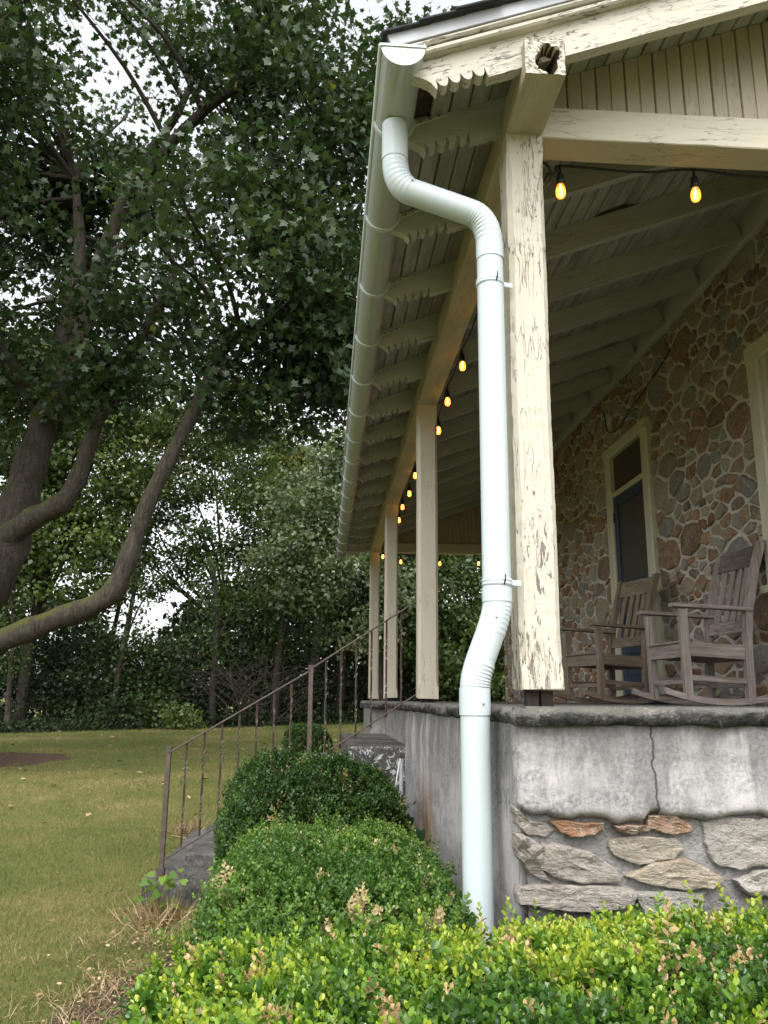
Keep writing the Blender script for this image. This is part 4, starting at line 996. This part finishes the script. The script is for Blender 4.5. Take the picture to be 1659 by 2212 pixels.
# knot left by a lost limb
tube('knot', [(-5.50, 9.73, 2.33), (-5.49, 9.68, 2.335), (-5.488, 9.69, 2.335)], [.10, .085, .03], MAT['twig'], maple, 14)
nodes = np.array([p[:3] for L in LIMBS for p in smooth_path([q[:3] for q in L], 4)])
nodes = nodes[nodes[:, 2] > 3.3]
def ell(n, c, r, shell=.45):
    v = rdir(n); q = (shell + (1 - shell) * rng.random(n) ** .6)[:, None]; return np.array(c) + v * q * np.array(r)
tips = np.concatenate([ell(120, (-5.2, 10, 8.8), (6.4, 5.2, 4.4)), ell(64, (-1.5, 8.6, 6.7), (3.3, 3.0, 2.9), .3), ell(26, (-5.3, 6.4, 7.0), (2.2, 1.6, 2.1), .3), ell(34, (-1.2, 9.0, 9.6), (3.0, 3., 2.4), .3), ell(16, (-7.0, 10.5, 4.6), (2.5, 3., 1.4), .3), ell(10, (-3.8, 9.2, 4.9), (1.2, 1.2, .7), .2), ell(15, (-.75, 9.3, 4.75), (1.2, 1.2, .9), .2), ell(12, (-4.7, 12.4, 10.6), (1.3, 1., 1.4), .2), ell(8, (-6.5, 12.5, 8.6), (1.4, 1., 1.4), .2)])
tips = tips[tips[:, 2] > 3.6]
frontal = (tips[:, 1] < 9.6) & (tips[:, 0] < -2.2) & (tips[:, 0] > -6.0) & (tips[:, 2] < 10.2) & ~((tips[:, 1] < 8) & (tips[:, 0] < -4.6))
tips = tips[~(frontal & (rng.random(len(tips)) < .4))]
bV, bF = [], []; LP, LR = [], []
for tp in tips:
    d = np.linalg.norm((nodes - tp) * (1, 1, .8), axis=1); st = nodes[np.argmin(d)]
    mid = (st + tp) / 2 + (0, 0, .12 * np.linalg.norm(tp - st)); mid2 = st * .25 + tp * .75 + rng.normal(size=3) * .12
    P = smooth_path([st, mid * .6 + st * .4, mid2, tp], 4); L = np.linalg.norm(tp - st)
    tube_data(P, np.linspace(min(.05, .014 + .012 * L), .005, len(P)), 5, False, bV, bF)
    P = np.array(P)
    ncl = int(7 + L * 2.2)
    for _ in range(ncl):
        c = P[int((.35 + .65 * rng.random()) * (len(P) - 1))] + rng.normal(size=3) * (.34, .34, .22)
        m = rng.integers(18, 34); LP.append(c + rng.normal(size=(m, 3)) * (.19, .19, .12)); LR.append(np.full(m, rng.random() * .4))
        tube_data([P[-3] * .5 + c * .5, c], [.005, .003], 3, False, bV, bF)
mk('branches', bV, bF, MAT['twig'], maple, smooth=True)
LP = np.concatenate(LP); LR = np.concatenate(LR)
keep = LP[:, 2] > 3.2; LP, LR = LP[keep], LR[keep]; n = len(LP)
nrm = rdir(n) * .75 + (0, 0, .8); dd = rdir(n) + (0, 0, -.35)
scatter('crown', *MAPLE, LP, frames(dd, nrm), rng.uniform(.085, .145, n), np.clip(LR + rng.random(n) * .62, 0, 1) ** 1.1, MAT['maple'], maple, Matrix.Translation(Vector((-4, 9.5, 8))))
print('maple leaves', n)

# ------------------------------------------------------------------ woodland trees and undergrowth
def bushy(name, label, cat, base, lobes, nclump, per, leaf, mat, group=None, trunk=.12, sig=.30, tmpl=QUAD, seed=0, up_=.6, droop=-.2, bark='bark', bias=0.):
    bz = gzs(base[0], base[1]); root = empty(name, (base[0], base[1], bz), label, cat, group)
    top = max(l[2] for l in lobes); limbs = []; c0 = np.mean([l[:3] for l in lobes], axis=0)
    mid = (base[0] * .7 + c0[0] * .3, base[1] * .7 + c0[1] * .3, bz + (c0[2] - bz) * .45)
    limbs.append([(base[0], base[1], bz - .1, trunk * 1.25), (base[0] * .9 + mid[0] * .1, base[1], bz + .5, trunk), (*mid, trunk * .75), (c0[0], c0[1], c0[2], trunk * .4)])
    for l in lobes: limbs.append([(*mid, trunk * .5), ((mid[0] + l[0]) / 2 + rng.normal() * .15, (mid[1] + l[1]) / 2, (mid[2] + l[2]) / 2 + .2, trunk * .35), (l[0], l[1], l[2] + l[3] * .4, trunk * .15)])
    limb_tubes(limbs, 'trunk' if cat == 'tree' else 'stems', MAT[bark], root, 4, 8, .04)
    A = np.array([l[3] ** 2 for l in lobes]); A = A / A.sum(); P, Rn = [], []
    for l, a in zip(lobes, A):
        k = int(nclump * a); v = rdir(k); q = (.45 + .55 * rng.random(k) ** .45)[:, None]
        c = np.array(l[:3]) + v * q * l[3] * np.array((1, 1, .9))
        for cc in c:
            m = int(per * rng.uniform(.6, 1.4)); P.append(cc + rng.normal(size=(m, 3)) * sig * rng.uniform(.6, 1.2) * np.array((1, 1, .65))); Rn.append(np.full(m, rng.random() * .45))
    P = np.concatenate(P); Rn = np.concatenate(Rn); k = P[:, 2] > gz(P[:, 0], P[:, 1]) + .02; P, Rn = P[k], Rn[k]; m = len(P)
    scatter('crown' if cat == 'tree' else 'foliage', *tmpl, P, frames(rdir(m) + (0, 0, droop), rdir(m) * .8 + (0, -.15, up_)), rng.uniform(.7, 1.3, m) * leaf, np.clip(Rn + rng.random(m) * .6 + bias, 0, 1), MAT[mat], root, Matrix.Translation(Vector((base[0], base[1], bz))))
    return root
WG = 'woodland trees beyond the lawn'
bushy('pale_leaved_tree', 'tree with pale silvery leaf backs, hanging low behind the porch end', 'tree', (-.2, 20.5), [(-.9, 20, 5.2, 1.6), (.7, 20, 4.3, 1.8), (-1.5, 19.5, 3.5, 1.35), (.5, 19.0, 2.6, 1.6), (-.3, 20, 6.4, 1.1), (1.9, 20, 3.2, 1.5)], 330, 105, .135, 'leaf_pale', WG, .13, .30)
bushy('yellowing_tree', 'small yellow-green treetop rising behind the pale leaved tree', 'tree', (-2.2, 27.5), [(-2.1, 27, 8.5, .95), (-2.3, 27, 7.2, 1.0)], 60, 110, .13, 'leaf_yel', WG, .1, .28)
bushy('slender_tree', 'thin airy tree draped with creepers beside the gap of sky', 'tree', (-3.3, 23.3), [(-3.3, 23, 7.6, 1.6), (-2.9, 23, 5.7, 1.5), (-3.8, 23.5, 3.8, 1.3), (-4.6, 23, 8.7, 1.4), (-2.6, 22.5, 3.2, 1.4), (-5.2, 23, 4.9, 1.0), (-5.3, 23, 6.7, 1.0), (-6.3, 23, 5.3, .7), (-6.0, 23, 3.7, .8), (-7.0, 23, 4.4, .7)], 350, 85, .125, 'leaf_mid', WG, .11, .30, bias=-.05)
bushy('broad_maple', 'broad bright green maple standing behind the old mossy limbs', 'tree', (-9.2, 21.5), [(-9.6, 21, 8.6, 2.4), (-7.7, 21, 6.6, 1.8), (-10.2, 21, 5.2, 2.3), (-7.9, 20.6, 3.9, 1.7), (-7.0, 21.5, 8.9, 1.6)], 430, 100, .155, 'leaf_mid', WG, .2, .33, bias=.12)
bushy('leafy_maple', 'leafy green maple at the far left of the wood edge', 'tree', (-14, 22), [(-13.5, 21, 7.5, 2.6), (-12.4, 20.5, 4.4, 2.1), (-15.5, 21.5, 4.5, 2.5), (-11.8, 22, 9.8, 2.0)], 300, 90, .165, 'leaf_mid', WG, .2, .36)
bushy('tall_dark_tree', 'tall dark tree far back in the wood', 'tree', (-1.2, 29), [(-3.4, 28, 9.9, 1.8), (-.6, 28.5, 8.7, 2.1), (1.6, 28, 8.2, 2.2), (-1.2, 28, 6.0, 2.2), (3.5, 28, 6, 2.2)], 330, 90, .17, 'leaf_mid', WG, .18, .36, bias=-.1)
bushy('golden_tree', 'sparse tree turning gold, showing between the mossy limbs', 'tree', (-8.2, 26), [(-6.9, 25.5, 9.4, 1.1), (-5.6, 25.6, 8.8, .9), (-7.6, 25.6, 7.4, 1.2), (-6.0, 25.5, 7.4, .8), (-8.0, 25.6, 5.2, 1.2)], 150, 70, .13, 'leaf_yel', WG, .1, .33, bias=-.1)
bushy('shade_tree', 'dark broadleaf tree seen between the porch posts', 'tree', (3.6, 20.5), [(3.0, 20, 3.0, 2.0), (4.9, 21, 4.2, 2.3), (3.3, 19.2, 1.6, 1.5), (2.0, 20.6, 1.7, 1.4)], 300, 95, .135, 'leaf_mid', WG, .15, .32, bias=-.1)
bushy('spreading_tree', 'spreading tree hidden mostly by the house end', 'tree', (8.2, 21), [(8, 20.5, 4.2, 2.6), (6.6, 20, 2.2, 1.8), (10.5, 20, 4, 2.6)], 200, 85, .15, 'leaf_mid', WG, .16, .36)
UG = 'dark shrubs along the wood edge'
ux = [-14.6, -13.0, -11.4, -9.9, -8.5, -7.2, -6.1, -5.0, -3.9, -2.8, -1.7, -.5, .8, 2.2, 3.8, 5.6, 7.6]
uh = [2.6, 2.8, 2.4, 2.6, 2.9, 2.7, 2.2, 2.0, 2.4, 2.6, 2.4, 2.2, 2.0, 2.2, 2.2, 2.4, 2.6]
SHL = ['dark shrub beneath the leafy maple at the end of the wood', 'dark shrub between the leafy maple and the thick dark trunk', 'greener shrub just behind the thick dark trunk', 'dark shrub between the thick trunk and the thin leaning sapling', 'dark shrub directly behind the thin leaning sapling', 'dark shrub beside the slim crooked sapling', 'greener shrub under the gap of sky', 'dark shrub just behind the light green shrub', 'dark shrub behind the slender upright sapling', 'dark shrub behind the dead bush', 'greener shrub behind the straight dark trunk', 'dark shrub under the low branches of the pale leaved tree', 'dark shrub beside the sapling below the pale leaved tree', 'dark shrub between the pale leaved tree and the shade tree', 'greener shrub under the shade tree', 'dark shrub beyond the far end of the porch', 'dark shrub under the spreading tree by the house end']
for i, (x, h) in enumerate(zip(ux, uh)):
    x += rng.normal() * .35; y = 21.1 + .9 * sin(i * 2.1) + .4 * (i % 3); b = gzs(x, y); h *= rng.uniform(.7, 1.25)
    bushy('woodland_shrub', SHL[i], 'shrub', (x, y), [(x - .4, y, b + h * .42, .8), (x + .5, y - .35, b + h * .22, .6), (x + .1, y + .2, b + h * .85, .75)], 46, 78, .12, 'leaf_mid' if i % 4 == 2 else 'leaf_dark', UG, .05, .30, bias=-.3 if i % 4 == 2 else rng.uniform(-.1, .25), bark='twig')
for i, (x, y, tr, h, ln) in enumerate(((-11.6, 20.2, .13, 5.5, .5), (-8.9, 19.9, .07, 4.5, -.6), (-6.4, 20.6, .09, 5.0, .4), (-3.6, 19.9, .08, 4.6, -.3), (-2.0, 20.4, .11, 5.0, .25), (.9, 19.6, .10, 4.2, -.4))):
    b = gzs(x, y); root = empty('sapling', (x, y, b), ('thick dark trunk standing in front of the broad maple', 'thin leaning sapling at the edge of the wood', 'slim crooked sapling by the gap of sky', 'slender upright sapling beside the light green shrub', 'straight dark trunk behind the dead bush', 'dark sapling trunk below the pale leaved tree')[i], 'tree', 'bare lower trunks along the wood edge')
    limb_tubes([[(x, y, b - .1, tr * 1.2), (x + ln * .15, y, b + h * .3, tr), (x + ln * .4 + .1, y, b + h * .65, tr * .8), (x + ln, y + .1, b + h, tr * .4)], [(x + ln * .3, y, b + h * .45, tr * .4), (x + ln * .3 + .5, y - .2, b + h * .7, tr * .25), (x + ln + .9, y, b + h * .9, tr * .1)]], 'trunk', MAT['bark'], root, 4, 8, .06)
    m = 900; q = rng.random(m); P = np.stack([x + ln * q + rng.normal(size=m) * .35, y + rng.normal(size=m) * .3, b + h * (.35 + .65 * q) + rng.normal(size=m) * .2], 1)
    scatter('crown', *QUAD, P, frames(rdir(m) + (0, 0, -.2), rdir(m) * .8 + (0, -.15, .6)), rng.uniform(.08, .15, m), rng.random(m) * .7, MAT['leaf_mid'], root, Matrix.Translation(Vector((x, y, b))))
# bare tangle of dead twigs
dt = empty('dead_bush', (-2.6, 19.6, gzs(-2.6, 19.6)), 'bare tangle of dead arching twigs at the wood edge', 'bush')
V, F = [], []
for k in range(85):
    x0 = -2.6 + rng.normal() * .5; b = gzs(-2.6, 19.6); a = rng.uniform(-1.3, 1.3); l = rng.uniform(1.2, 2.5); y0 = 19.6 + rng.normal() * .25
    P = [(x0, y0, b + rng.uniform(0, 1.2))]
    for t in (.35, .7, 1.): P.append((x0 + sin(a) * l * t + rng.normal() * .07, y0 - .25 * t * rng.random(), P[0][2] + l * (.95 * t - .55 * t * t) + rng.normal() * .06))
    tube_data(smooth_path(P, 3), np.linspace(.012, .004, 10), 4, False, V, F)
mk('twigs', V, F, MAT['twig'], dt)
# distant woods closing the view, ground cover at the lawn edge
def cover(name, label, cat, n, fx, fy, fz, leaf, mat, up_=.5):
    x, y = fx(n), fy(n); z = gz(x, y) + fz(n, x); P = np.stack([x, y, z], 1)
    o = scatter(name, *QUAD, P, frames(rdir(n), rdir(n) * .8 + (0, -.2, up_)), rng.uniform(.6, 1.4, n) * leaf, rng.random(n), MAT[mat])
    return tag(o, label, cat, kind='stuff')
def woodtop(n, x):
    h = 3.2 + 2.8 * fbm(x * .23 + 3, x * 0 + 1.5, 7) - 2.4 * np.exp(-((x + 8.4) / 1.2) ** 2); return rng.random(n) ** .8 * h
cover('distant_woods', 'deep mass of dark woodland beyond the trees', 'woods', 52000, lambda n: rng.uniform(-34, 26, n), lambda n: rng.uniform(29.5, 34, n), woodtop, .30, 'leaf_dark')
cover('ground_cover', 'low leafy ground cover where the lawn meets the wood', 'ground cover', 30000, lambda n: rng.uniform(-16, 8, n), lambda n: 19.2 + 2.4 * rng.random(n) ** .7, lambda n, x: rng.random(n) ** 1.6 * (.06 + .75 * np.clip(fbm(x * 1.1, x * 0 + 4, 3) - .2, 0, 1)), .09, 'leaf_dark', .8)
bushy('bright_shrub', 'lighter green leafy sapling at the edge of the lawn', 'shrub', (-4.3, 18.9), [(-4.4, 18.9, gzs(-4.3, 18.9) + .38, .32), (-4.05, 18.8, gzs(-4.3, 18.9) + .25, .28)], 26, 34, .10, 'leaf_mid', None, .02, .13, bias=.35, bark='twig')

# ------------------------------------------------------------------ boxwoods
def boxwood(name, label, c, r, p, ztop, ntop, nside, nodes_, leaf, mat, group=None, drop=.16, rough=.05, shoots=0, dead=.03, tipb=.55, slen=1.):
    cx, cy = c; bz = gzs(cx, cy); root = empty(name, (cx, cy, bz), label, 'shrub', group); T = Matrix.Translation(Vector((cx, cy, bz)))
    def surf(x, y):
        q = (np.abs((x - cx) / r[0]) ** p + np.abs((y - cy) / r[1]) ** p) ** (1 / p)
        return ztop - drop * np.clip(q, 0, 1.2) ** 5 + rough * 2 * (fbm(x * 3.1 + 5, y * 3.1, 11) - .5) + rough * (vnoise(x * 11, y * 11, 4) - .5), q
    # leafy shoots on top
    x = cx + rng.uniform(-1, 1, ntop * 2) * r[0]; y = cy + rng.uniform(-1, 1, ntop * 2) * r[1]; z, q = surf(x, y); k = q < 1; x, y, z, q = x[k], y[k], z[k], q[k]
    z = z - np.abs(rng.normal(size=len(x))) * .035; o = np.stack([(x - cx) / r[0], (y - cy) / r[1], np.zeros_like(x)], 1)
    dr = np.array((0, 0, 1.)) + o * (np.clip(q, 0, 1) ** 4)[:, None] * .9 + rng.normal(size=(len(x), 3)) * .33
    P = np.stack([x, y, z], 1)
    # and on the sides
    th = rng.uniform(0, 2 * pi, nside); ct, sn = np.cos(th), np.sin(th); k = (np.abs(ct) ** p + np.abs(sn) ** p) ** (-1 / p)
    xs_, ys_ = cx + r[0] * ct * k, cy + r[1] * sn * k; zt = surf(xs_, ys_)[0]; zs_ = bz + .06 + (zt - bz - .06) * rng.random(nside) ** .7
    bul = 1 - .10 * np.clip((zt - zs_) / (zt - bz), 0, 1) ** 2; wob = 1 + .06 * (fbm(th * 3, zs_ * 4, 2) - .5)
    xs_, ys_ = cx + (xs_ - cx) * bul * wob, cy + (ys_ - cy) * bul * wob
    P2 = np.stack([xs_, ys_, zs_], 1); dr2 = np.stack([ct / r[0], sn / r[1], np.full(nside, 0.)], 1); dr2 /= np.linalg.norm(dr2, axis=1, keepdims=True); dr2 = dr2 * .9 + (0, 0, .8) + rng.normal(size=(nside, 3)) * .35
    P = np.concatenate([P, P2]); dr = np.concatenate([dr, dr2]); ex = np.zeros(len(P))
    if shoots:
        s = rng.choice(ntop // 2, shoots, replace=False); ex[s] = rng.uniform(.03, .09, shoots); dr[s] = dr[s] * (.6, .6, 1)
    dr /= np.linalg.norm(dr, axis=1, keepdims=True); P = P + dr * ex[:, None]
    n = len(P); vig = np.clip(2.2 * (fbm(P[:, 0] * 3.3, P[:, 1] * 3.3, 21) - .33) + .75 * (rng.random(n) - .25) + 3.5 * ex, 0, 1.3)
    isdead = (rng.random(n) < dead * .45) | (fbm(P[:, 0] * 9, P[:, 1] * 9, 31) > .765)
    t1 = np.cross(dr, rdir(n)); t1 /= np.linalg.norm(t1, axis=1, keepdims=True); t2 = np.cross(dr, t1)
    LPs, LDs, LN, LS, LR_ = [], [], [], [], []
    for j in range(nodes_):
        f = j / max(1, nodes_ - 1); al = radians(22 + 52 * f ** .7); back = leaf * .62 * (j + .2) * slen
        for sgn in (1, -1):
            ph = j * pi / 2 + (0 if sgn > 0 else pi); ra = t1 * cos(ph) + t2 * sin(ph); ra = ra + rng.normal(size=(n, 3)) * .22
            d = dr * cos(al) + ra * sin(al); LPs.append(P - dr * back); LDs.append(d); LN.append(dr * 1. + rng.normal(size=(n, 3)) * .25); LS.append(leaf * (.62 + .45 * min(1, f * 2.2)) * rng.uniform(.8, 1.2, n))
            tint = np.clip(.10 + .22 * rng.random(n) + tipb * vig * (1 - f) ** 1.3, 0, .95); tint[isdead] = .97 + .03 * rng.random(isdead.sum()); LR_.append(tint)
    LPs, LDs, LN, LS, LR_ = map(np.concatenate, (LPs, LDs, LN, LS, LR_))
    scatter('leaves', *OVAL, LPs, frames(LDs, LN), LS, LR_, MAT[mat], root, T)
    # stems
    sidx = rng.choice(n, min(n, 2600), replace=False); a = P[sidx]; L = leaf * .62 * nodes_ * slen * 1.6; b = a - dr[sidx] * L; side = t1[sidx] * .0014; side2 = t2[sidx] * .0014
    V = np.stack([b + side * 1.4, b - side * .7 + side2, b - side * .7 - side2, a], 1).reshape(-1, 3) - np.array(T.translation); m = len(sidx)
    np_mesh('twigs', V, (np.array([(0, 1, 3), (1, 2, 3), (2, 0, 3)])[None] + (np.arange(m) * 4)[:, None, None]).reshape(-1, 3), MAT['boxstem'], root, M=T)
    # dark solid core added to fill the shrub, inner shade in its colour
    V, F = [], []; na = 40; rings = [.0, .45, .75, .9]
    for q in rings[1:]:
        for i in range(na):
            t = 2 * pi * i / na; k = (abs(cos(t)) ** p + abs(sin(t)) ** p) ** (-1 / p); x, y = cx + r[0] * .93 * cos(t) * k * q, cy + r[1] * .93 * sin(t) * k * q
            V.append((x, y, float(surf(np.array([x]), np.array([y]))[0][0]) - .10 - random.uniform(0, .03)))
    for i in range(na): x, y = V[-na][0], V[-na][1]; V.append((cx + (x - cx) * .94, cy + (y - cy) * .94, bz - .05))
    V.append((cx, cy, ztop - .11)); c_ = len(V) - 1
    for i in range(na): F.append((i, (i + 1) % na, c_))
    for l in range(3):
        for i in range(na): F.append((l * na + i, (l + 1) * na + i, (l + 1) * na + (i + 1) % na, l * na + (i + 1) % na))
    mk('shade_core', V, F, MAT['box_core'], root)
    return root
boxwood('boxwood_hedge', 'bright yellow-green boxwood hedge below the stone foundation', (.61, -1.0), (1.72, .60), 7, -.515, 6000, 1400, 8, .021, 'box_front', drop=.09, rough=.045, shoots=320, dead=.05, tipb=.72)
boxwood('boxwood', 'flat topped fresh green boxwood between the hedge and the conduit', (-.635, .56), (.47, .95), 4, -.515, 3400, 1500, 6, .0185, 'box_mid', drop=.16, rough=.04, shoots=120, dead=.03, tipb=.6)
boxwood('boxwood', 'deeper green mounded boxwood close against the porch steps', (-.73, 2.25), (.55, .66), 2.6, -.36, 2500, 2300, 6, .021, 'box_dark', drop=.24, rough=.11, shoots=160, dead=.02, tipb=.6)
boxwood('boxwood', 'round clipped boxwood ball on the lawn beyond the handrail', (-.86, 7.0), (.34, .34), 2, -.27, 900, 1500, 4, .024, 'box_dark', drop=.40, rough=.03, dead=.01, tipb=.4)

# ------------------------------------------------------------------ grass, litter, weeds, ivy
def grass():
    P = []
    for y0, y1, dens, sz in ((.3, 3.2, 8200, .034), (3.2, 6, 6400, .036), (6, 10, 2600, .04), (10, 14.5, 1200, .045), (14.5, 20, 520, .05)):
        W0 = -.69 - .62 * (y1 + 2.85); W1 = -.9 if y1 < 6.1 else 2.2
        n = int((y1 - y0) * (W1 - W0) * dens); x = rng.uniform(W0, W1, n); y = rng.uniform(y0, y1, n)
        left = -.69 - .50 * (y + 2.85); k = x > left
        bed = ((x + .9) / .95) ** 2 + ((y - .4) / 2.85) ** 2 < (.62 + .55 * fbm(x * 4, y * 4, 3)) ** 2; st = (x > -1.93) & (y > 3.2) & (y < 5.6); ml = ((x + 6.35) / 1.65) ** 2 + ((y - 11) / 1.15) ** 2 < .9 + .3 * vnoise(x * 5, y * 5, 2)
        k &= ~bed & ~st & ~ml; P.append(np.stack([x[k], y[k], np.full(k.sum(), sz)], 1))
    P = np.concatenate(P); n = len(P); x, y, sz = P.T; pos = np.stack([x, y, gz(x, y) - .004], 1)
    tv = np.array([(0, .06, 0), (0, -.06, 0), (1, 0, 0)]); tf = np.array([(0, 1, 2)])
    d = np.stack([rng.normal(size=n) * .75, rng.normal(size=n) * .75, np.ones(n)], 1)
    dry = np.clip(1.7 * (fbm(x * .7 + 3, y * .7, 41) - .38) + .5 * (fbm(x * 3, y * 3, 17) - .5), 0, 1)
    return tag(scatter('grass', tv, tf, pos, frames(d, rdir(n)), sz * rng.uniform(.6, 1.3, n), np.clip(dry * .8 + rng.normal(size=n) * .2 + .13 - .10 * sstep((y - 6) / 6), 0, 1), MAT['grass']), 'short mown grass, partly dried to straw', 'grass', kind='stuff')
gr = grass(); print('grass', len(gr.data.polygons))
def litter(name, label, n, fx, fy, leaf, mat, tmpl=OVAL):
    x, y = fx(n), fy(n); P = np.stack([x, y, gz(x, y) + .022 + .01 * rng.random(n)], 1)
    return tag(scatter(name, *tmpl, P, frames(rdir(n) * (1, 1, .25), rdir(n) * .35 + (0, 0, 1)), rng.uniform(.6, 1.3, n) * leaf, rng.random(n), MAT[mat]), label, 'leaves', kind='stuff')
litter('leaf_litter', 'dead tan leaves scattered over the soil bed', 2600, lambda n: -1.40 + rng.normal(size=n) * .25, lambda n: rng.uniform(-.9, 3.0, n), .026, 'litter')
litter('fallen_leaves', 'pale fallen leaves dotted over the lawn', 420, lambda n: rng.uniform(-9, .5, n), lambda n: rng.uniform(6, 18.5, n), .09, 'litter', QUAD)
def strands(name, label, cat, c, n, h, mat, spread=.12, wd=.06, lean=.55):
    bz = gzs(*c); pos = np.stack([c[0] + rng.normal(size=n) * spread * .4, c[1] + rng.normal(size=n) * spread * .4, np.full(n, bz)], 1)
    d = np.stack([rng.normal(size=n) * lean, rng.normal(size=n) * lean, np.ones(n)], 1)
    tv = np.array([(0, wd, 0), (0, -wd, 0), (.55, -wd * .8, .05), (.55, wd * .8, .05), (1, 0, -.12)]); 
    tf = np.array([(0, 1, 2), (0, 2, 3), (3, 2, 4)])
    return tag(scatter(name, tv, tf, pos, frames(d, rdir(n)), h * rng.uniform(.5, 1.2, n), rng.random(n), MAT[mat]), label, cat)
strands('grass_tuft', 'green grass tuft growing in the soil by the bottom step', 'grass', (-1.42, 2.25), 90, .20, 'weed', .16, .022)
strands('grass_tuft', 'dry straw tuft lying beside the bottom step', 'grass', (-1.68, 2.75), 160, .22, 'litter', .26, .014, 1.1)
strands('grass_tuft', 'brown dead grass heap behind the handrail foot', 'grass', (-1.95, 5.7), 260, .20, 'litter', .24, .014, 1.2)
def weed(name, label, c, n, leaf, h, spread, tmpl, mat):
    bz = gzs(*c); root = empty(name, (c[0], c[1], bz), label, 'plant'); T = Matrix.Translation(Vector((c[0], c[1], bz)))
    P = np.stack([c[0] + rng.normal(size=n) * spread, c[1] + rng.normal(size=n) * spread, bz + .03 + h * rng.random(n)], 1)
    scatter('leaves', *tmpl, P, frames(rdir(n) * (1, 1, .3) + (0, -.3, -.2), rdir(n) * .5 + (0, -.35, 1)), rng.uniform(.7, 1.2, n) * leaf, rng.random(n), MAT[mat], root, T)
    V, F = [], []
    for p in P[:: max(1, n // 30)]: tube_data([(c[0] + rng.normal() * spread * .3, c[1], bz - .01), tuple((p + np.array((c[0], c[1], bz))) / 2 + (0, 0, .02)), tuple(p)], .002, 4, False, V, F)
    mk('stems', V, F, MAT['boxstem'], root); return root
weed('vine_seedling', 'heart leaved green seedling in front of the bottom step', (-1.72, 2.98), 26, .085, .24, .10, IVY, 'weed')
weed('weed_sprig', 'small leafy sprig against the side of the second step', (-1.36, 3.02), 16, .055, .36, .05, IVY, 'weed')
weed('clover_clump', 'pale green clover clump at the edge of the bare soil', (-1.44, .95), 130, .028, .07, .10, OVAL, 'weed')
weed('clover_clump', 'small clover patch on the soil beside the grass tuft', (-1.52, 1.75), 60, .03, .05, .10, OVAL, 'weed')
def straw():
    n = 5200; x = -1.62 + rng.normal(size=n) * .20; y = rng.uniform(-.9, 3.1, n); k = fbm(x * 3, y * 3, 8) > .45; x, y = x[k], y[k]; n = len(x)
    tv = np.array([(0, .018, 0), (0, -.018, 0), (.55, -.012, .08), (.55, .012, .08), (1, 0, 0)]); tf = np.array([(0, 1, 2), (0, 2, 3), (3, 2, 4)])
    d = np.stack([rng.normal(size=n), rng.normal(size=n), .25 + .5 * rng.random(n)], 1)
    return tag(scatter('straw', tv, tf, np.stack([x, y, gz(x, y) + .006], 1), frames(d, rdir(n) * .3 + (0, 0, 1)), rng.uniform(.05, .13, n), .15 + .85 * rng.random(n) ** .7, MAT['litter']), 'dry straw and dead grass along the edge of the soil bed', 'straw', kind='stuff')
straw()
# ivy on the foundation end
iv = empty('ivy', (-.2, 2.4, gzs(-.2, 2.4)), 'dark ivy climbing the foundation around the grey conduit', 'ivy'); n = 210
P = np.stack([-.20 + rng.normal(size=n) * .05, rng.uniform(1.6, 2.95, n), -1.3 + .62 * rng.random(n) ** 1.4], 1); P[:, 2] += .12 * np.sin(P[:, 1] * 7)
scatter('leaves', *IVY, P, frames(rdir(n) * (.4, 1, 1) + (0, 0, -.4), rdir(n) * .5 + (-1, -.8, .5)), rng.uniform(.05, .10, n), rng.random(n), MAT['ivy'], iv, Matrix.Translation(Vector((-.2, 2.4, gzs(-.2, 2.4)))))
V, F = [], []
for k in range(7):
    y0 = rng.uniform(1.8, 2.8); tube_data(smooth_path([(-.16, y0, -1.35), (-.15, y0 + .08, -1.1), (-.15, y0 - .05, -.9), (-.15, y0 + .1, -.72)], 4), .004, 4, False, V, F)
mk('stems', V, F, MAT['boxstem'], iv)
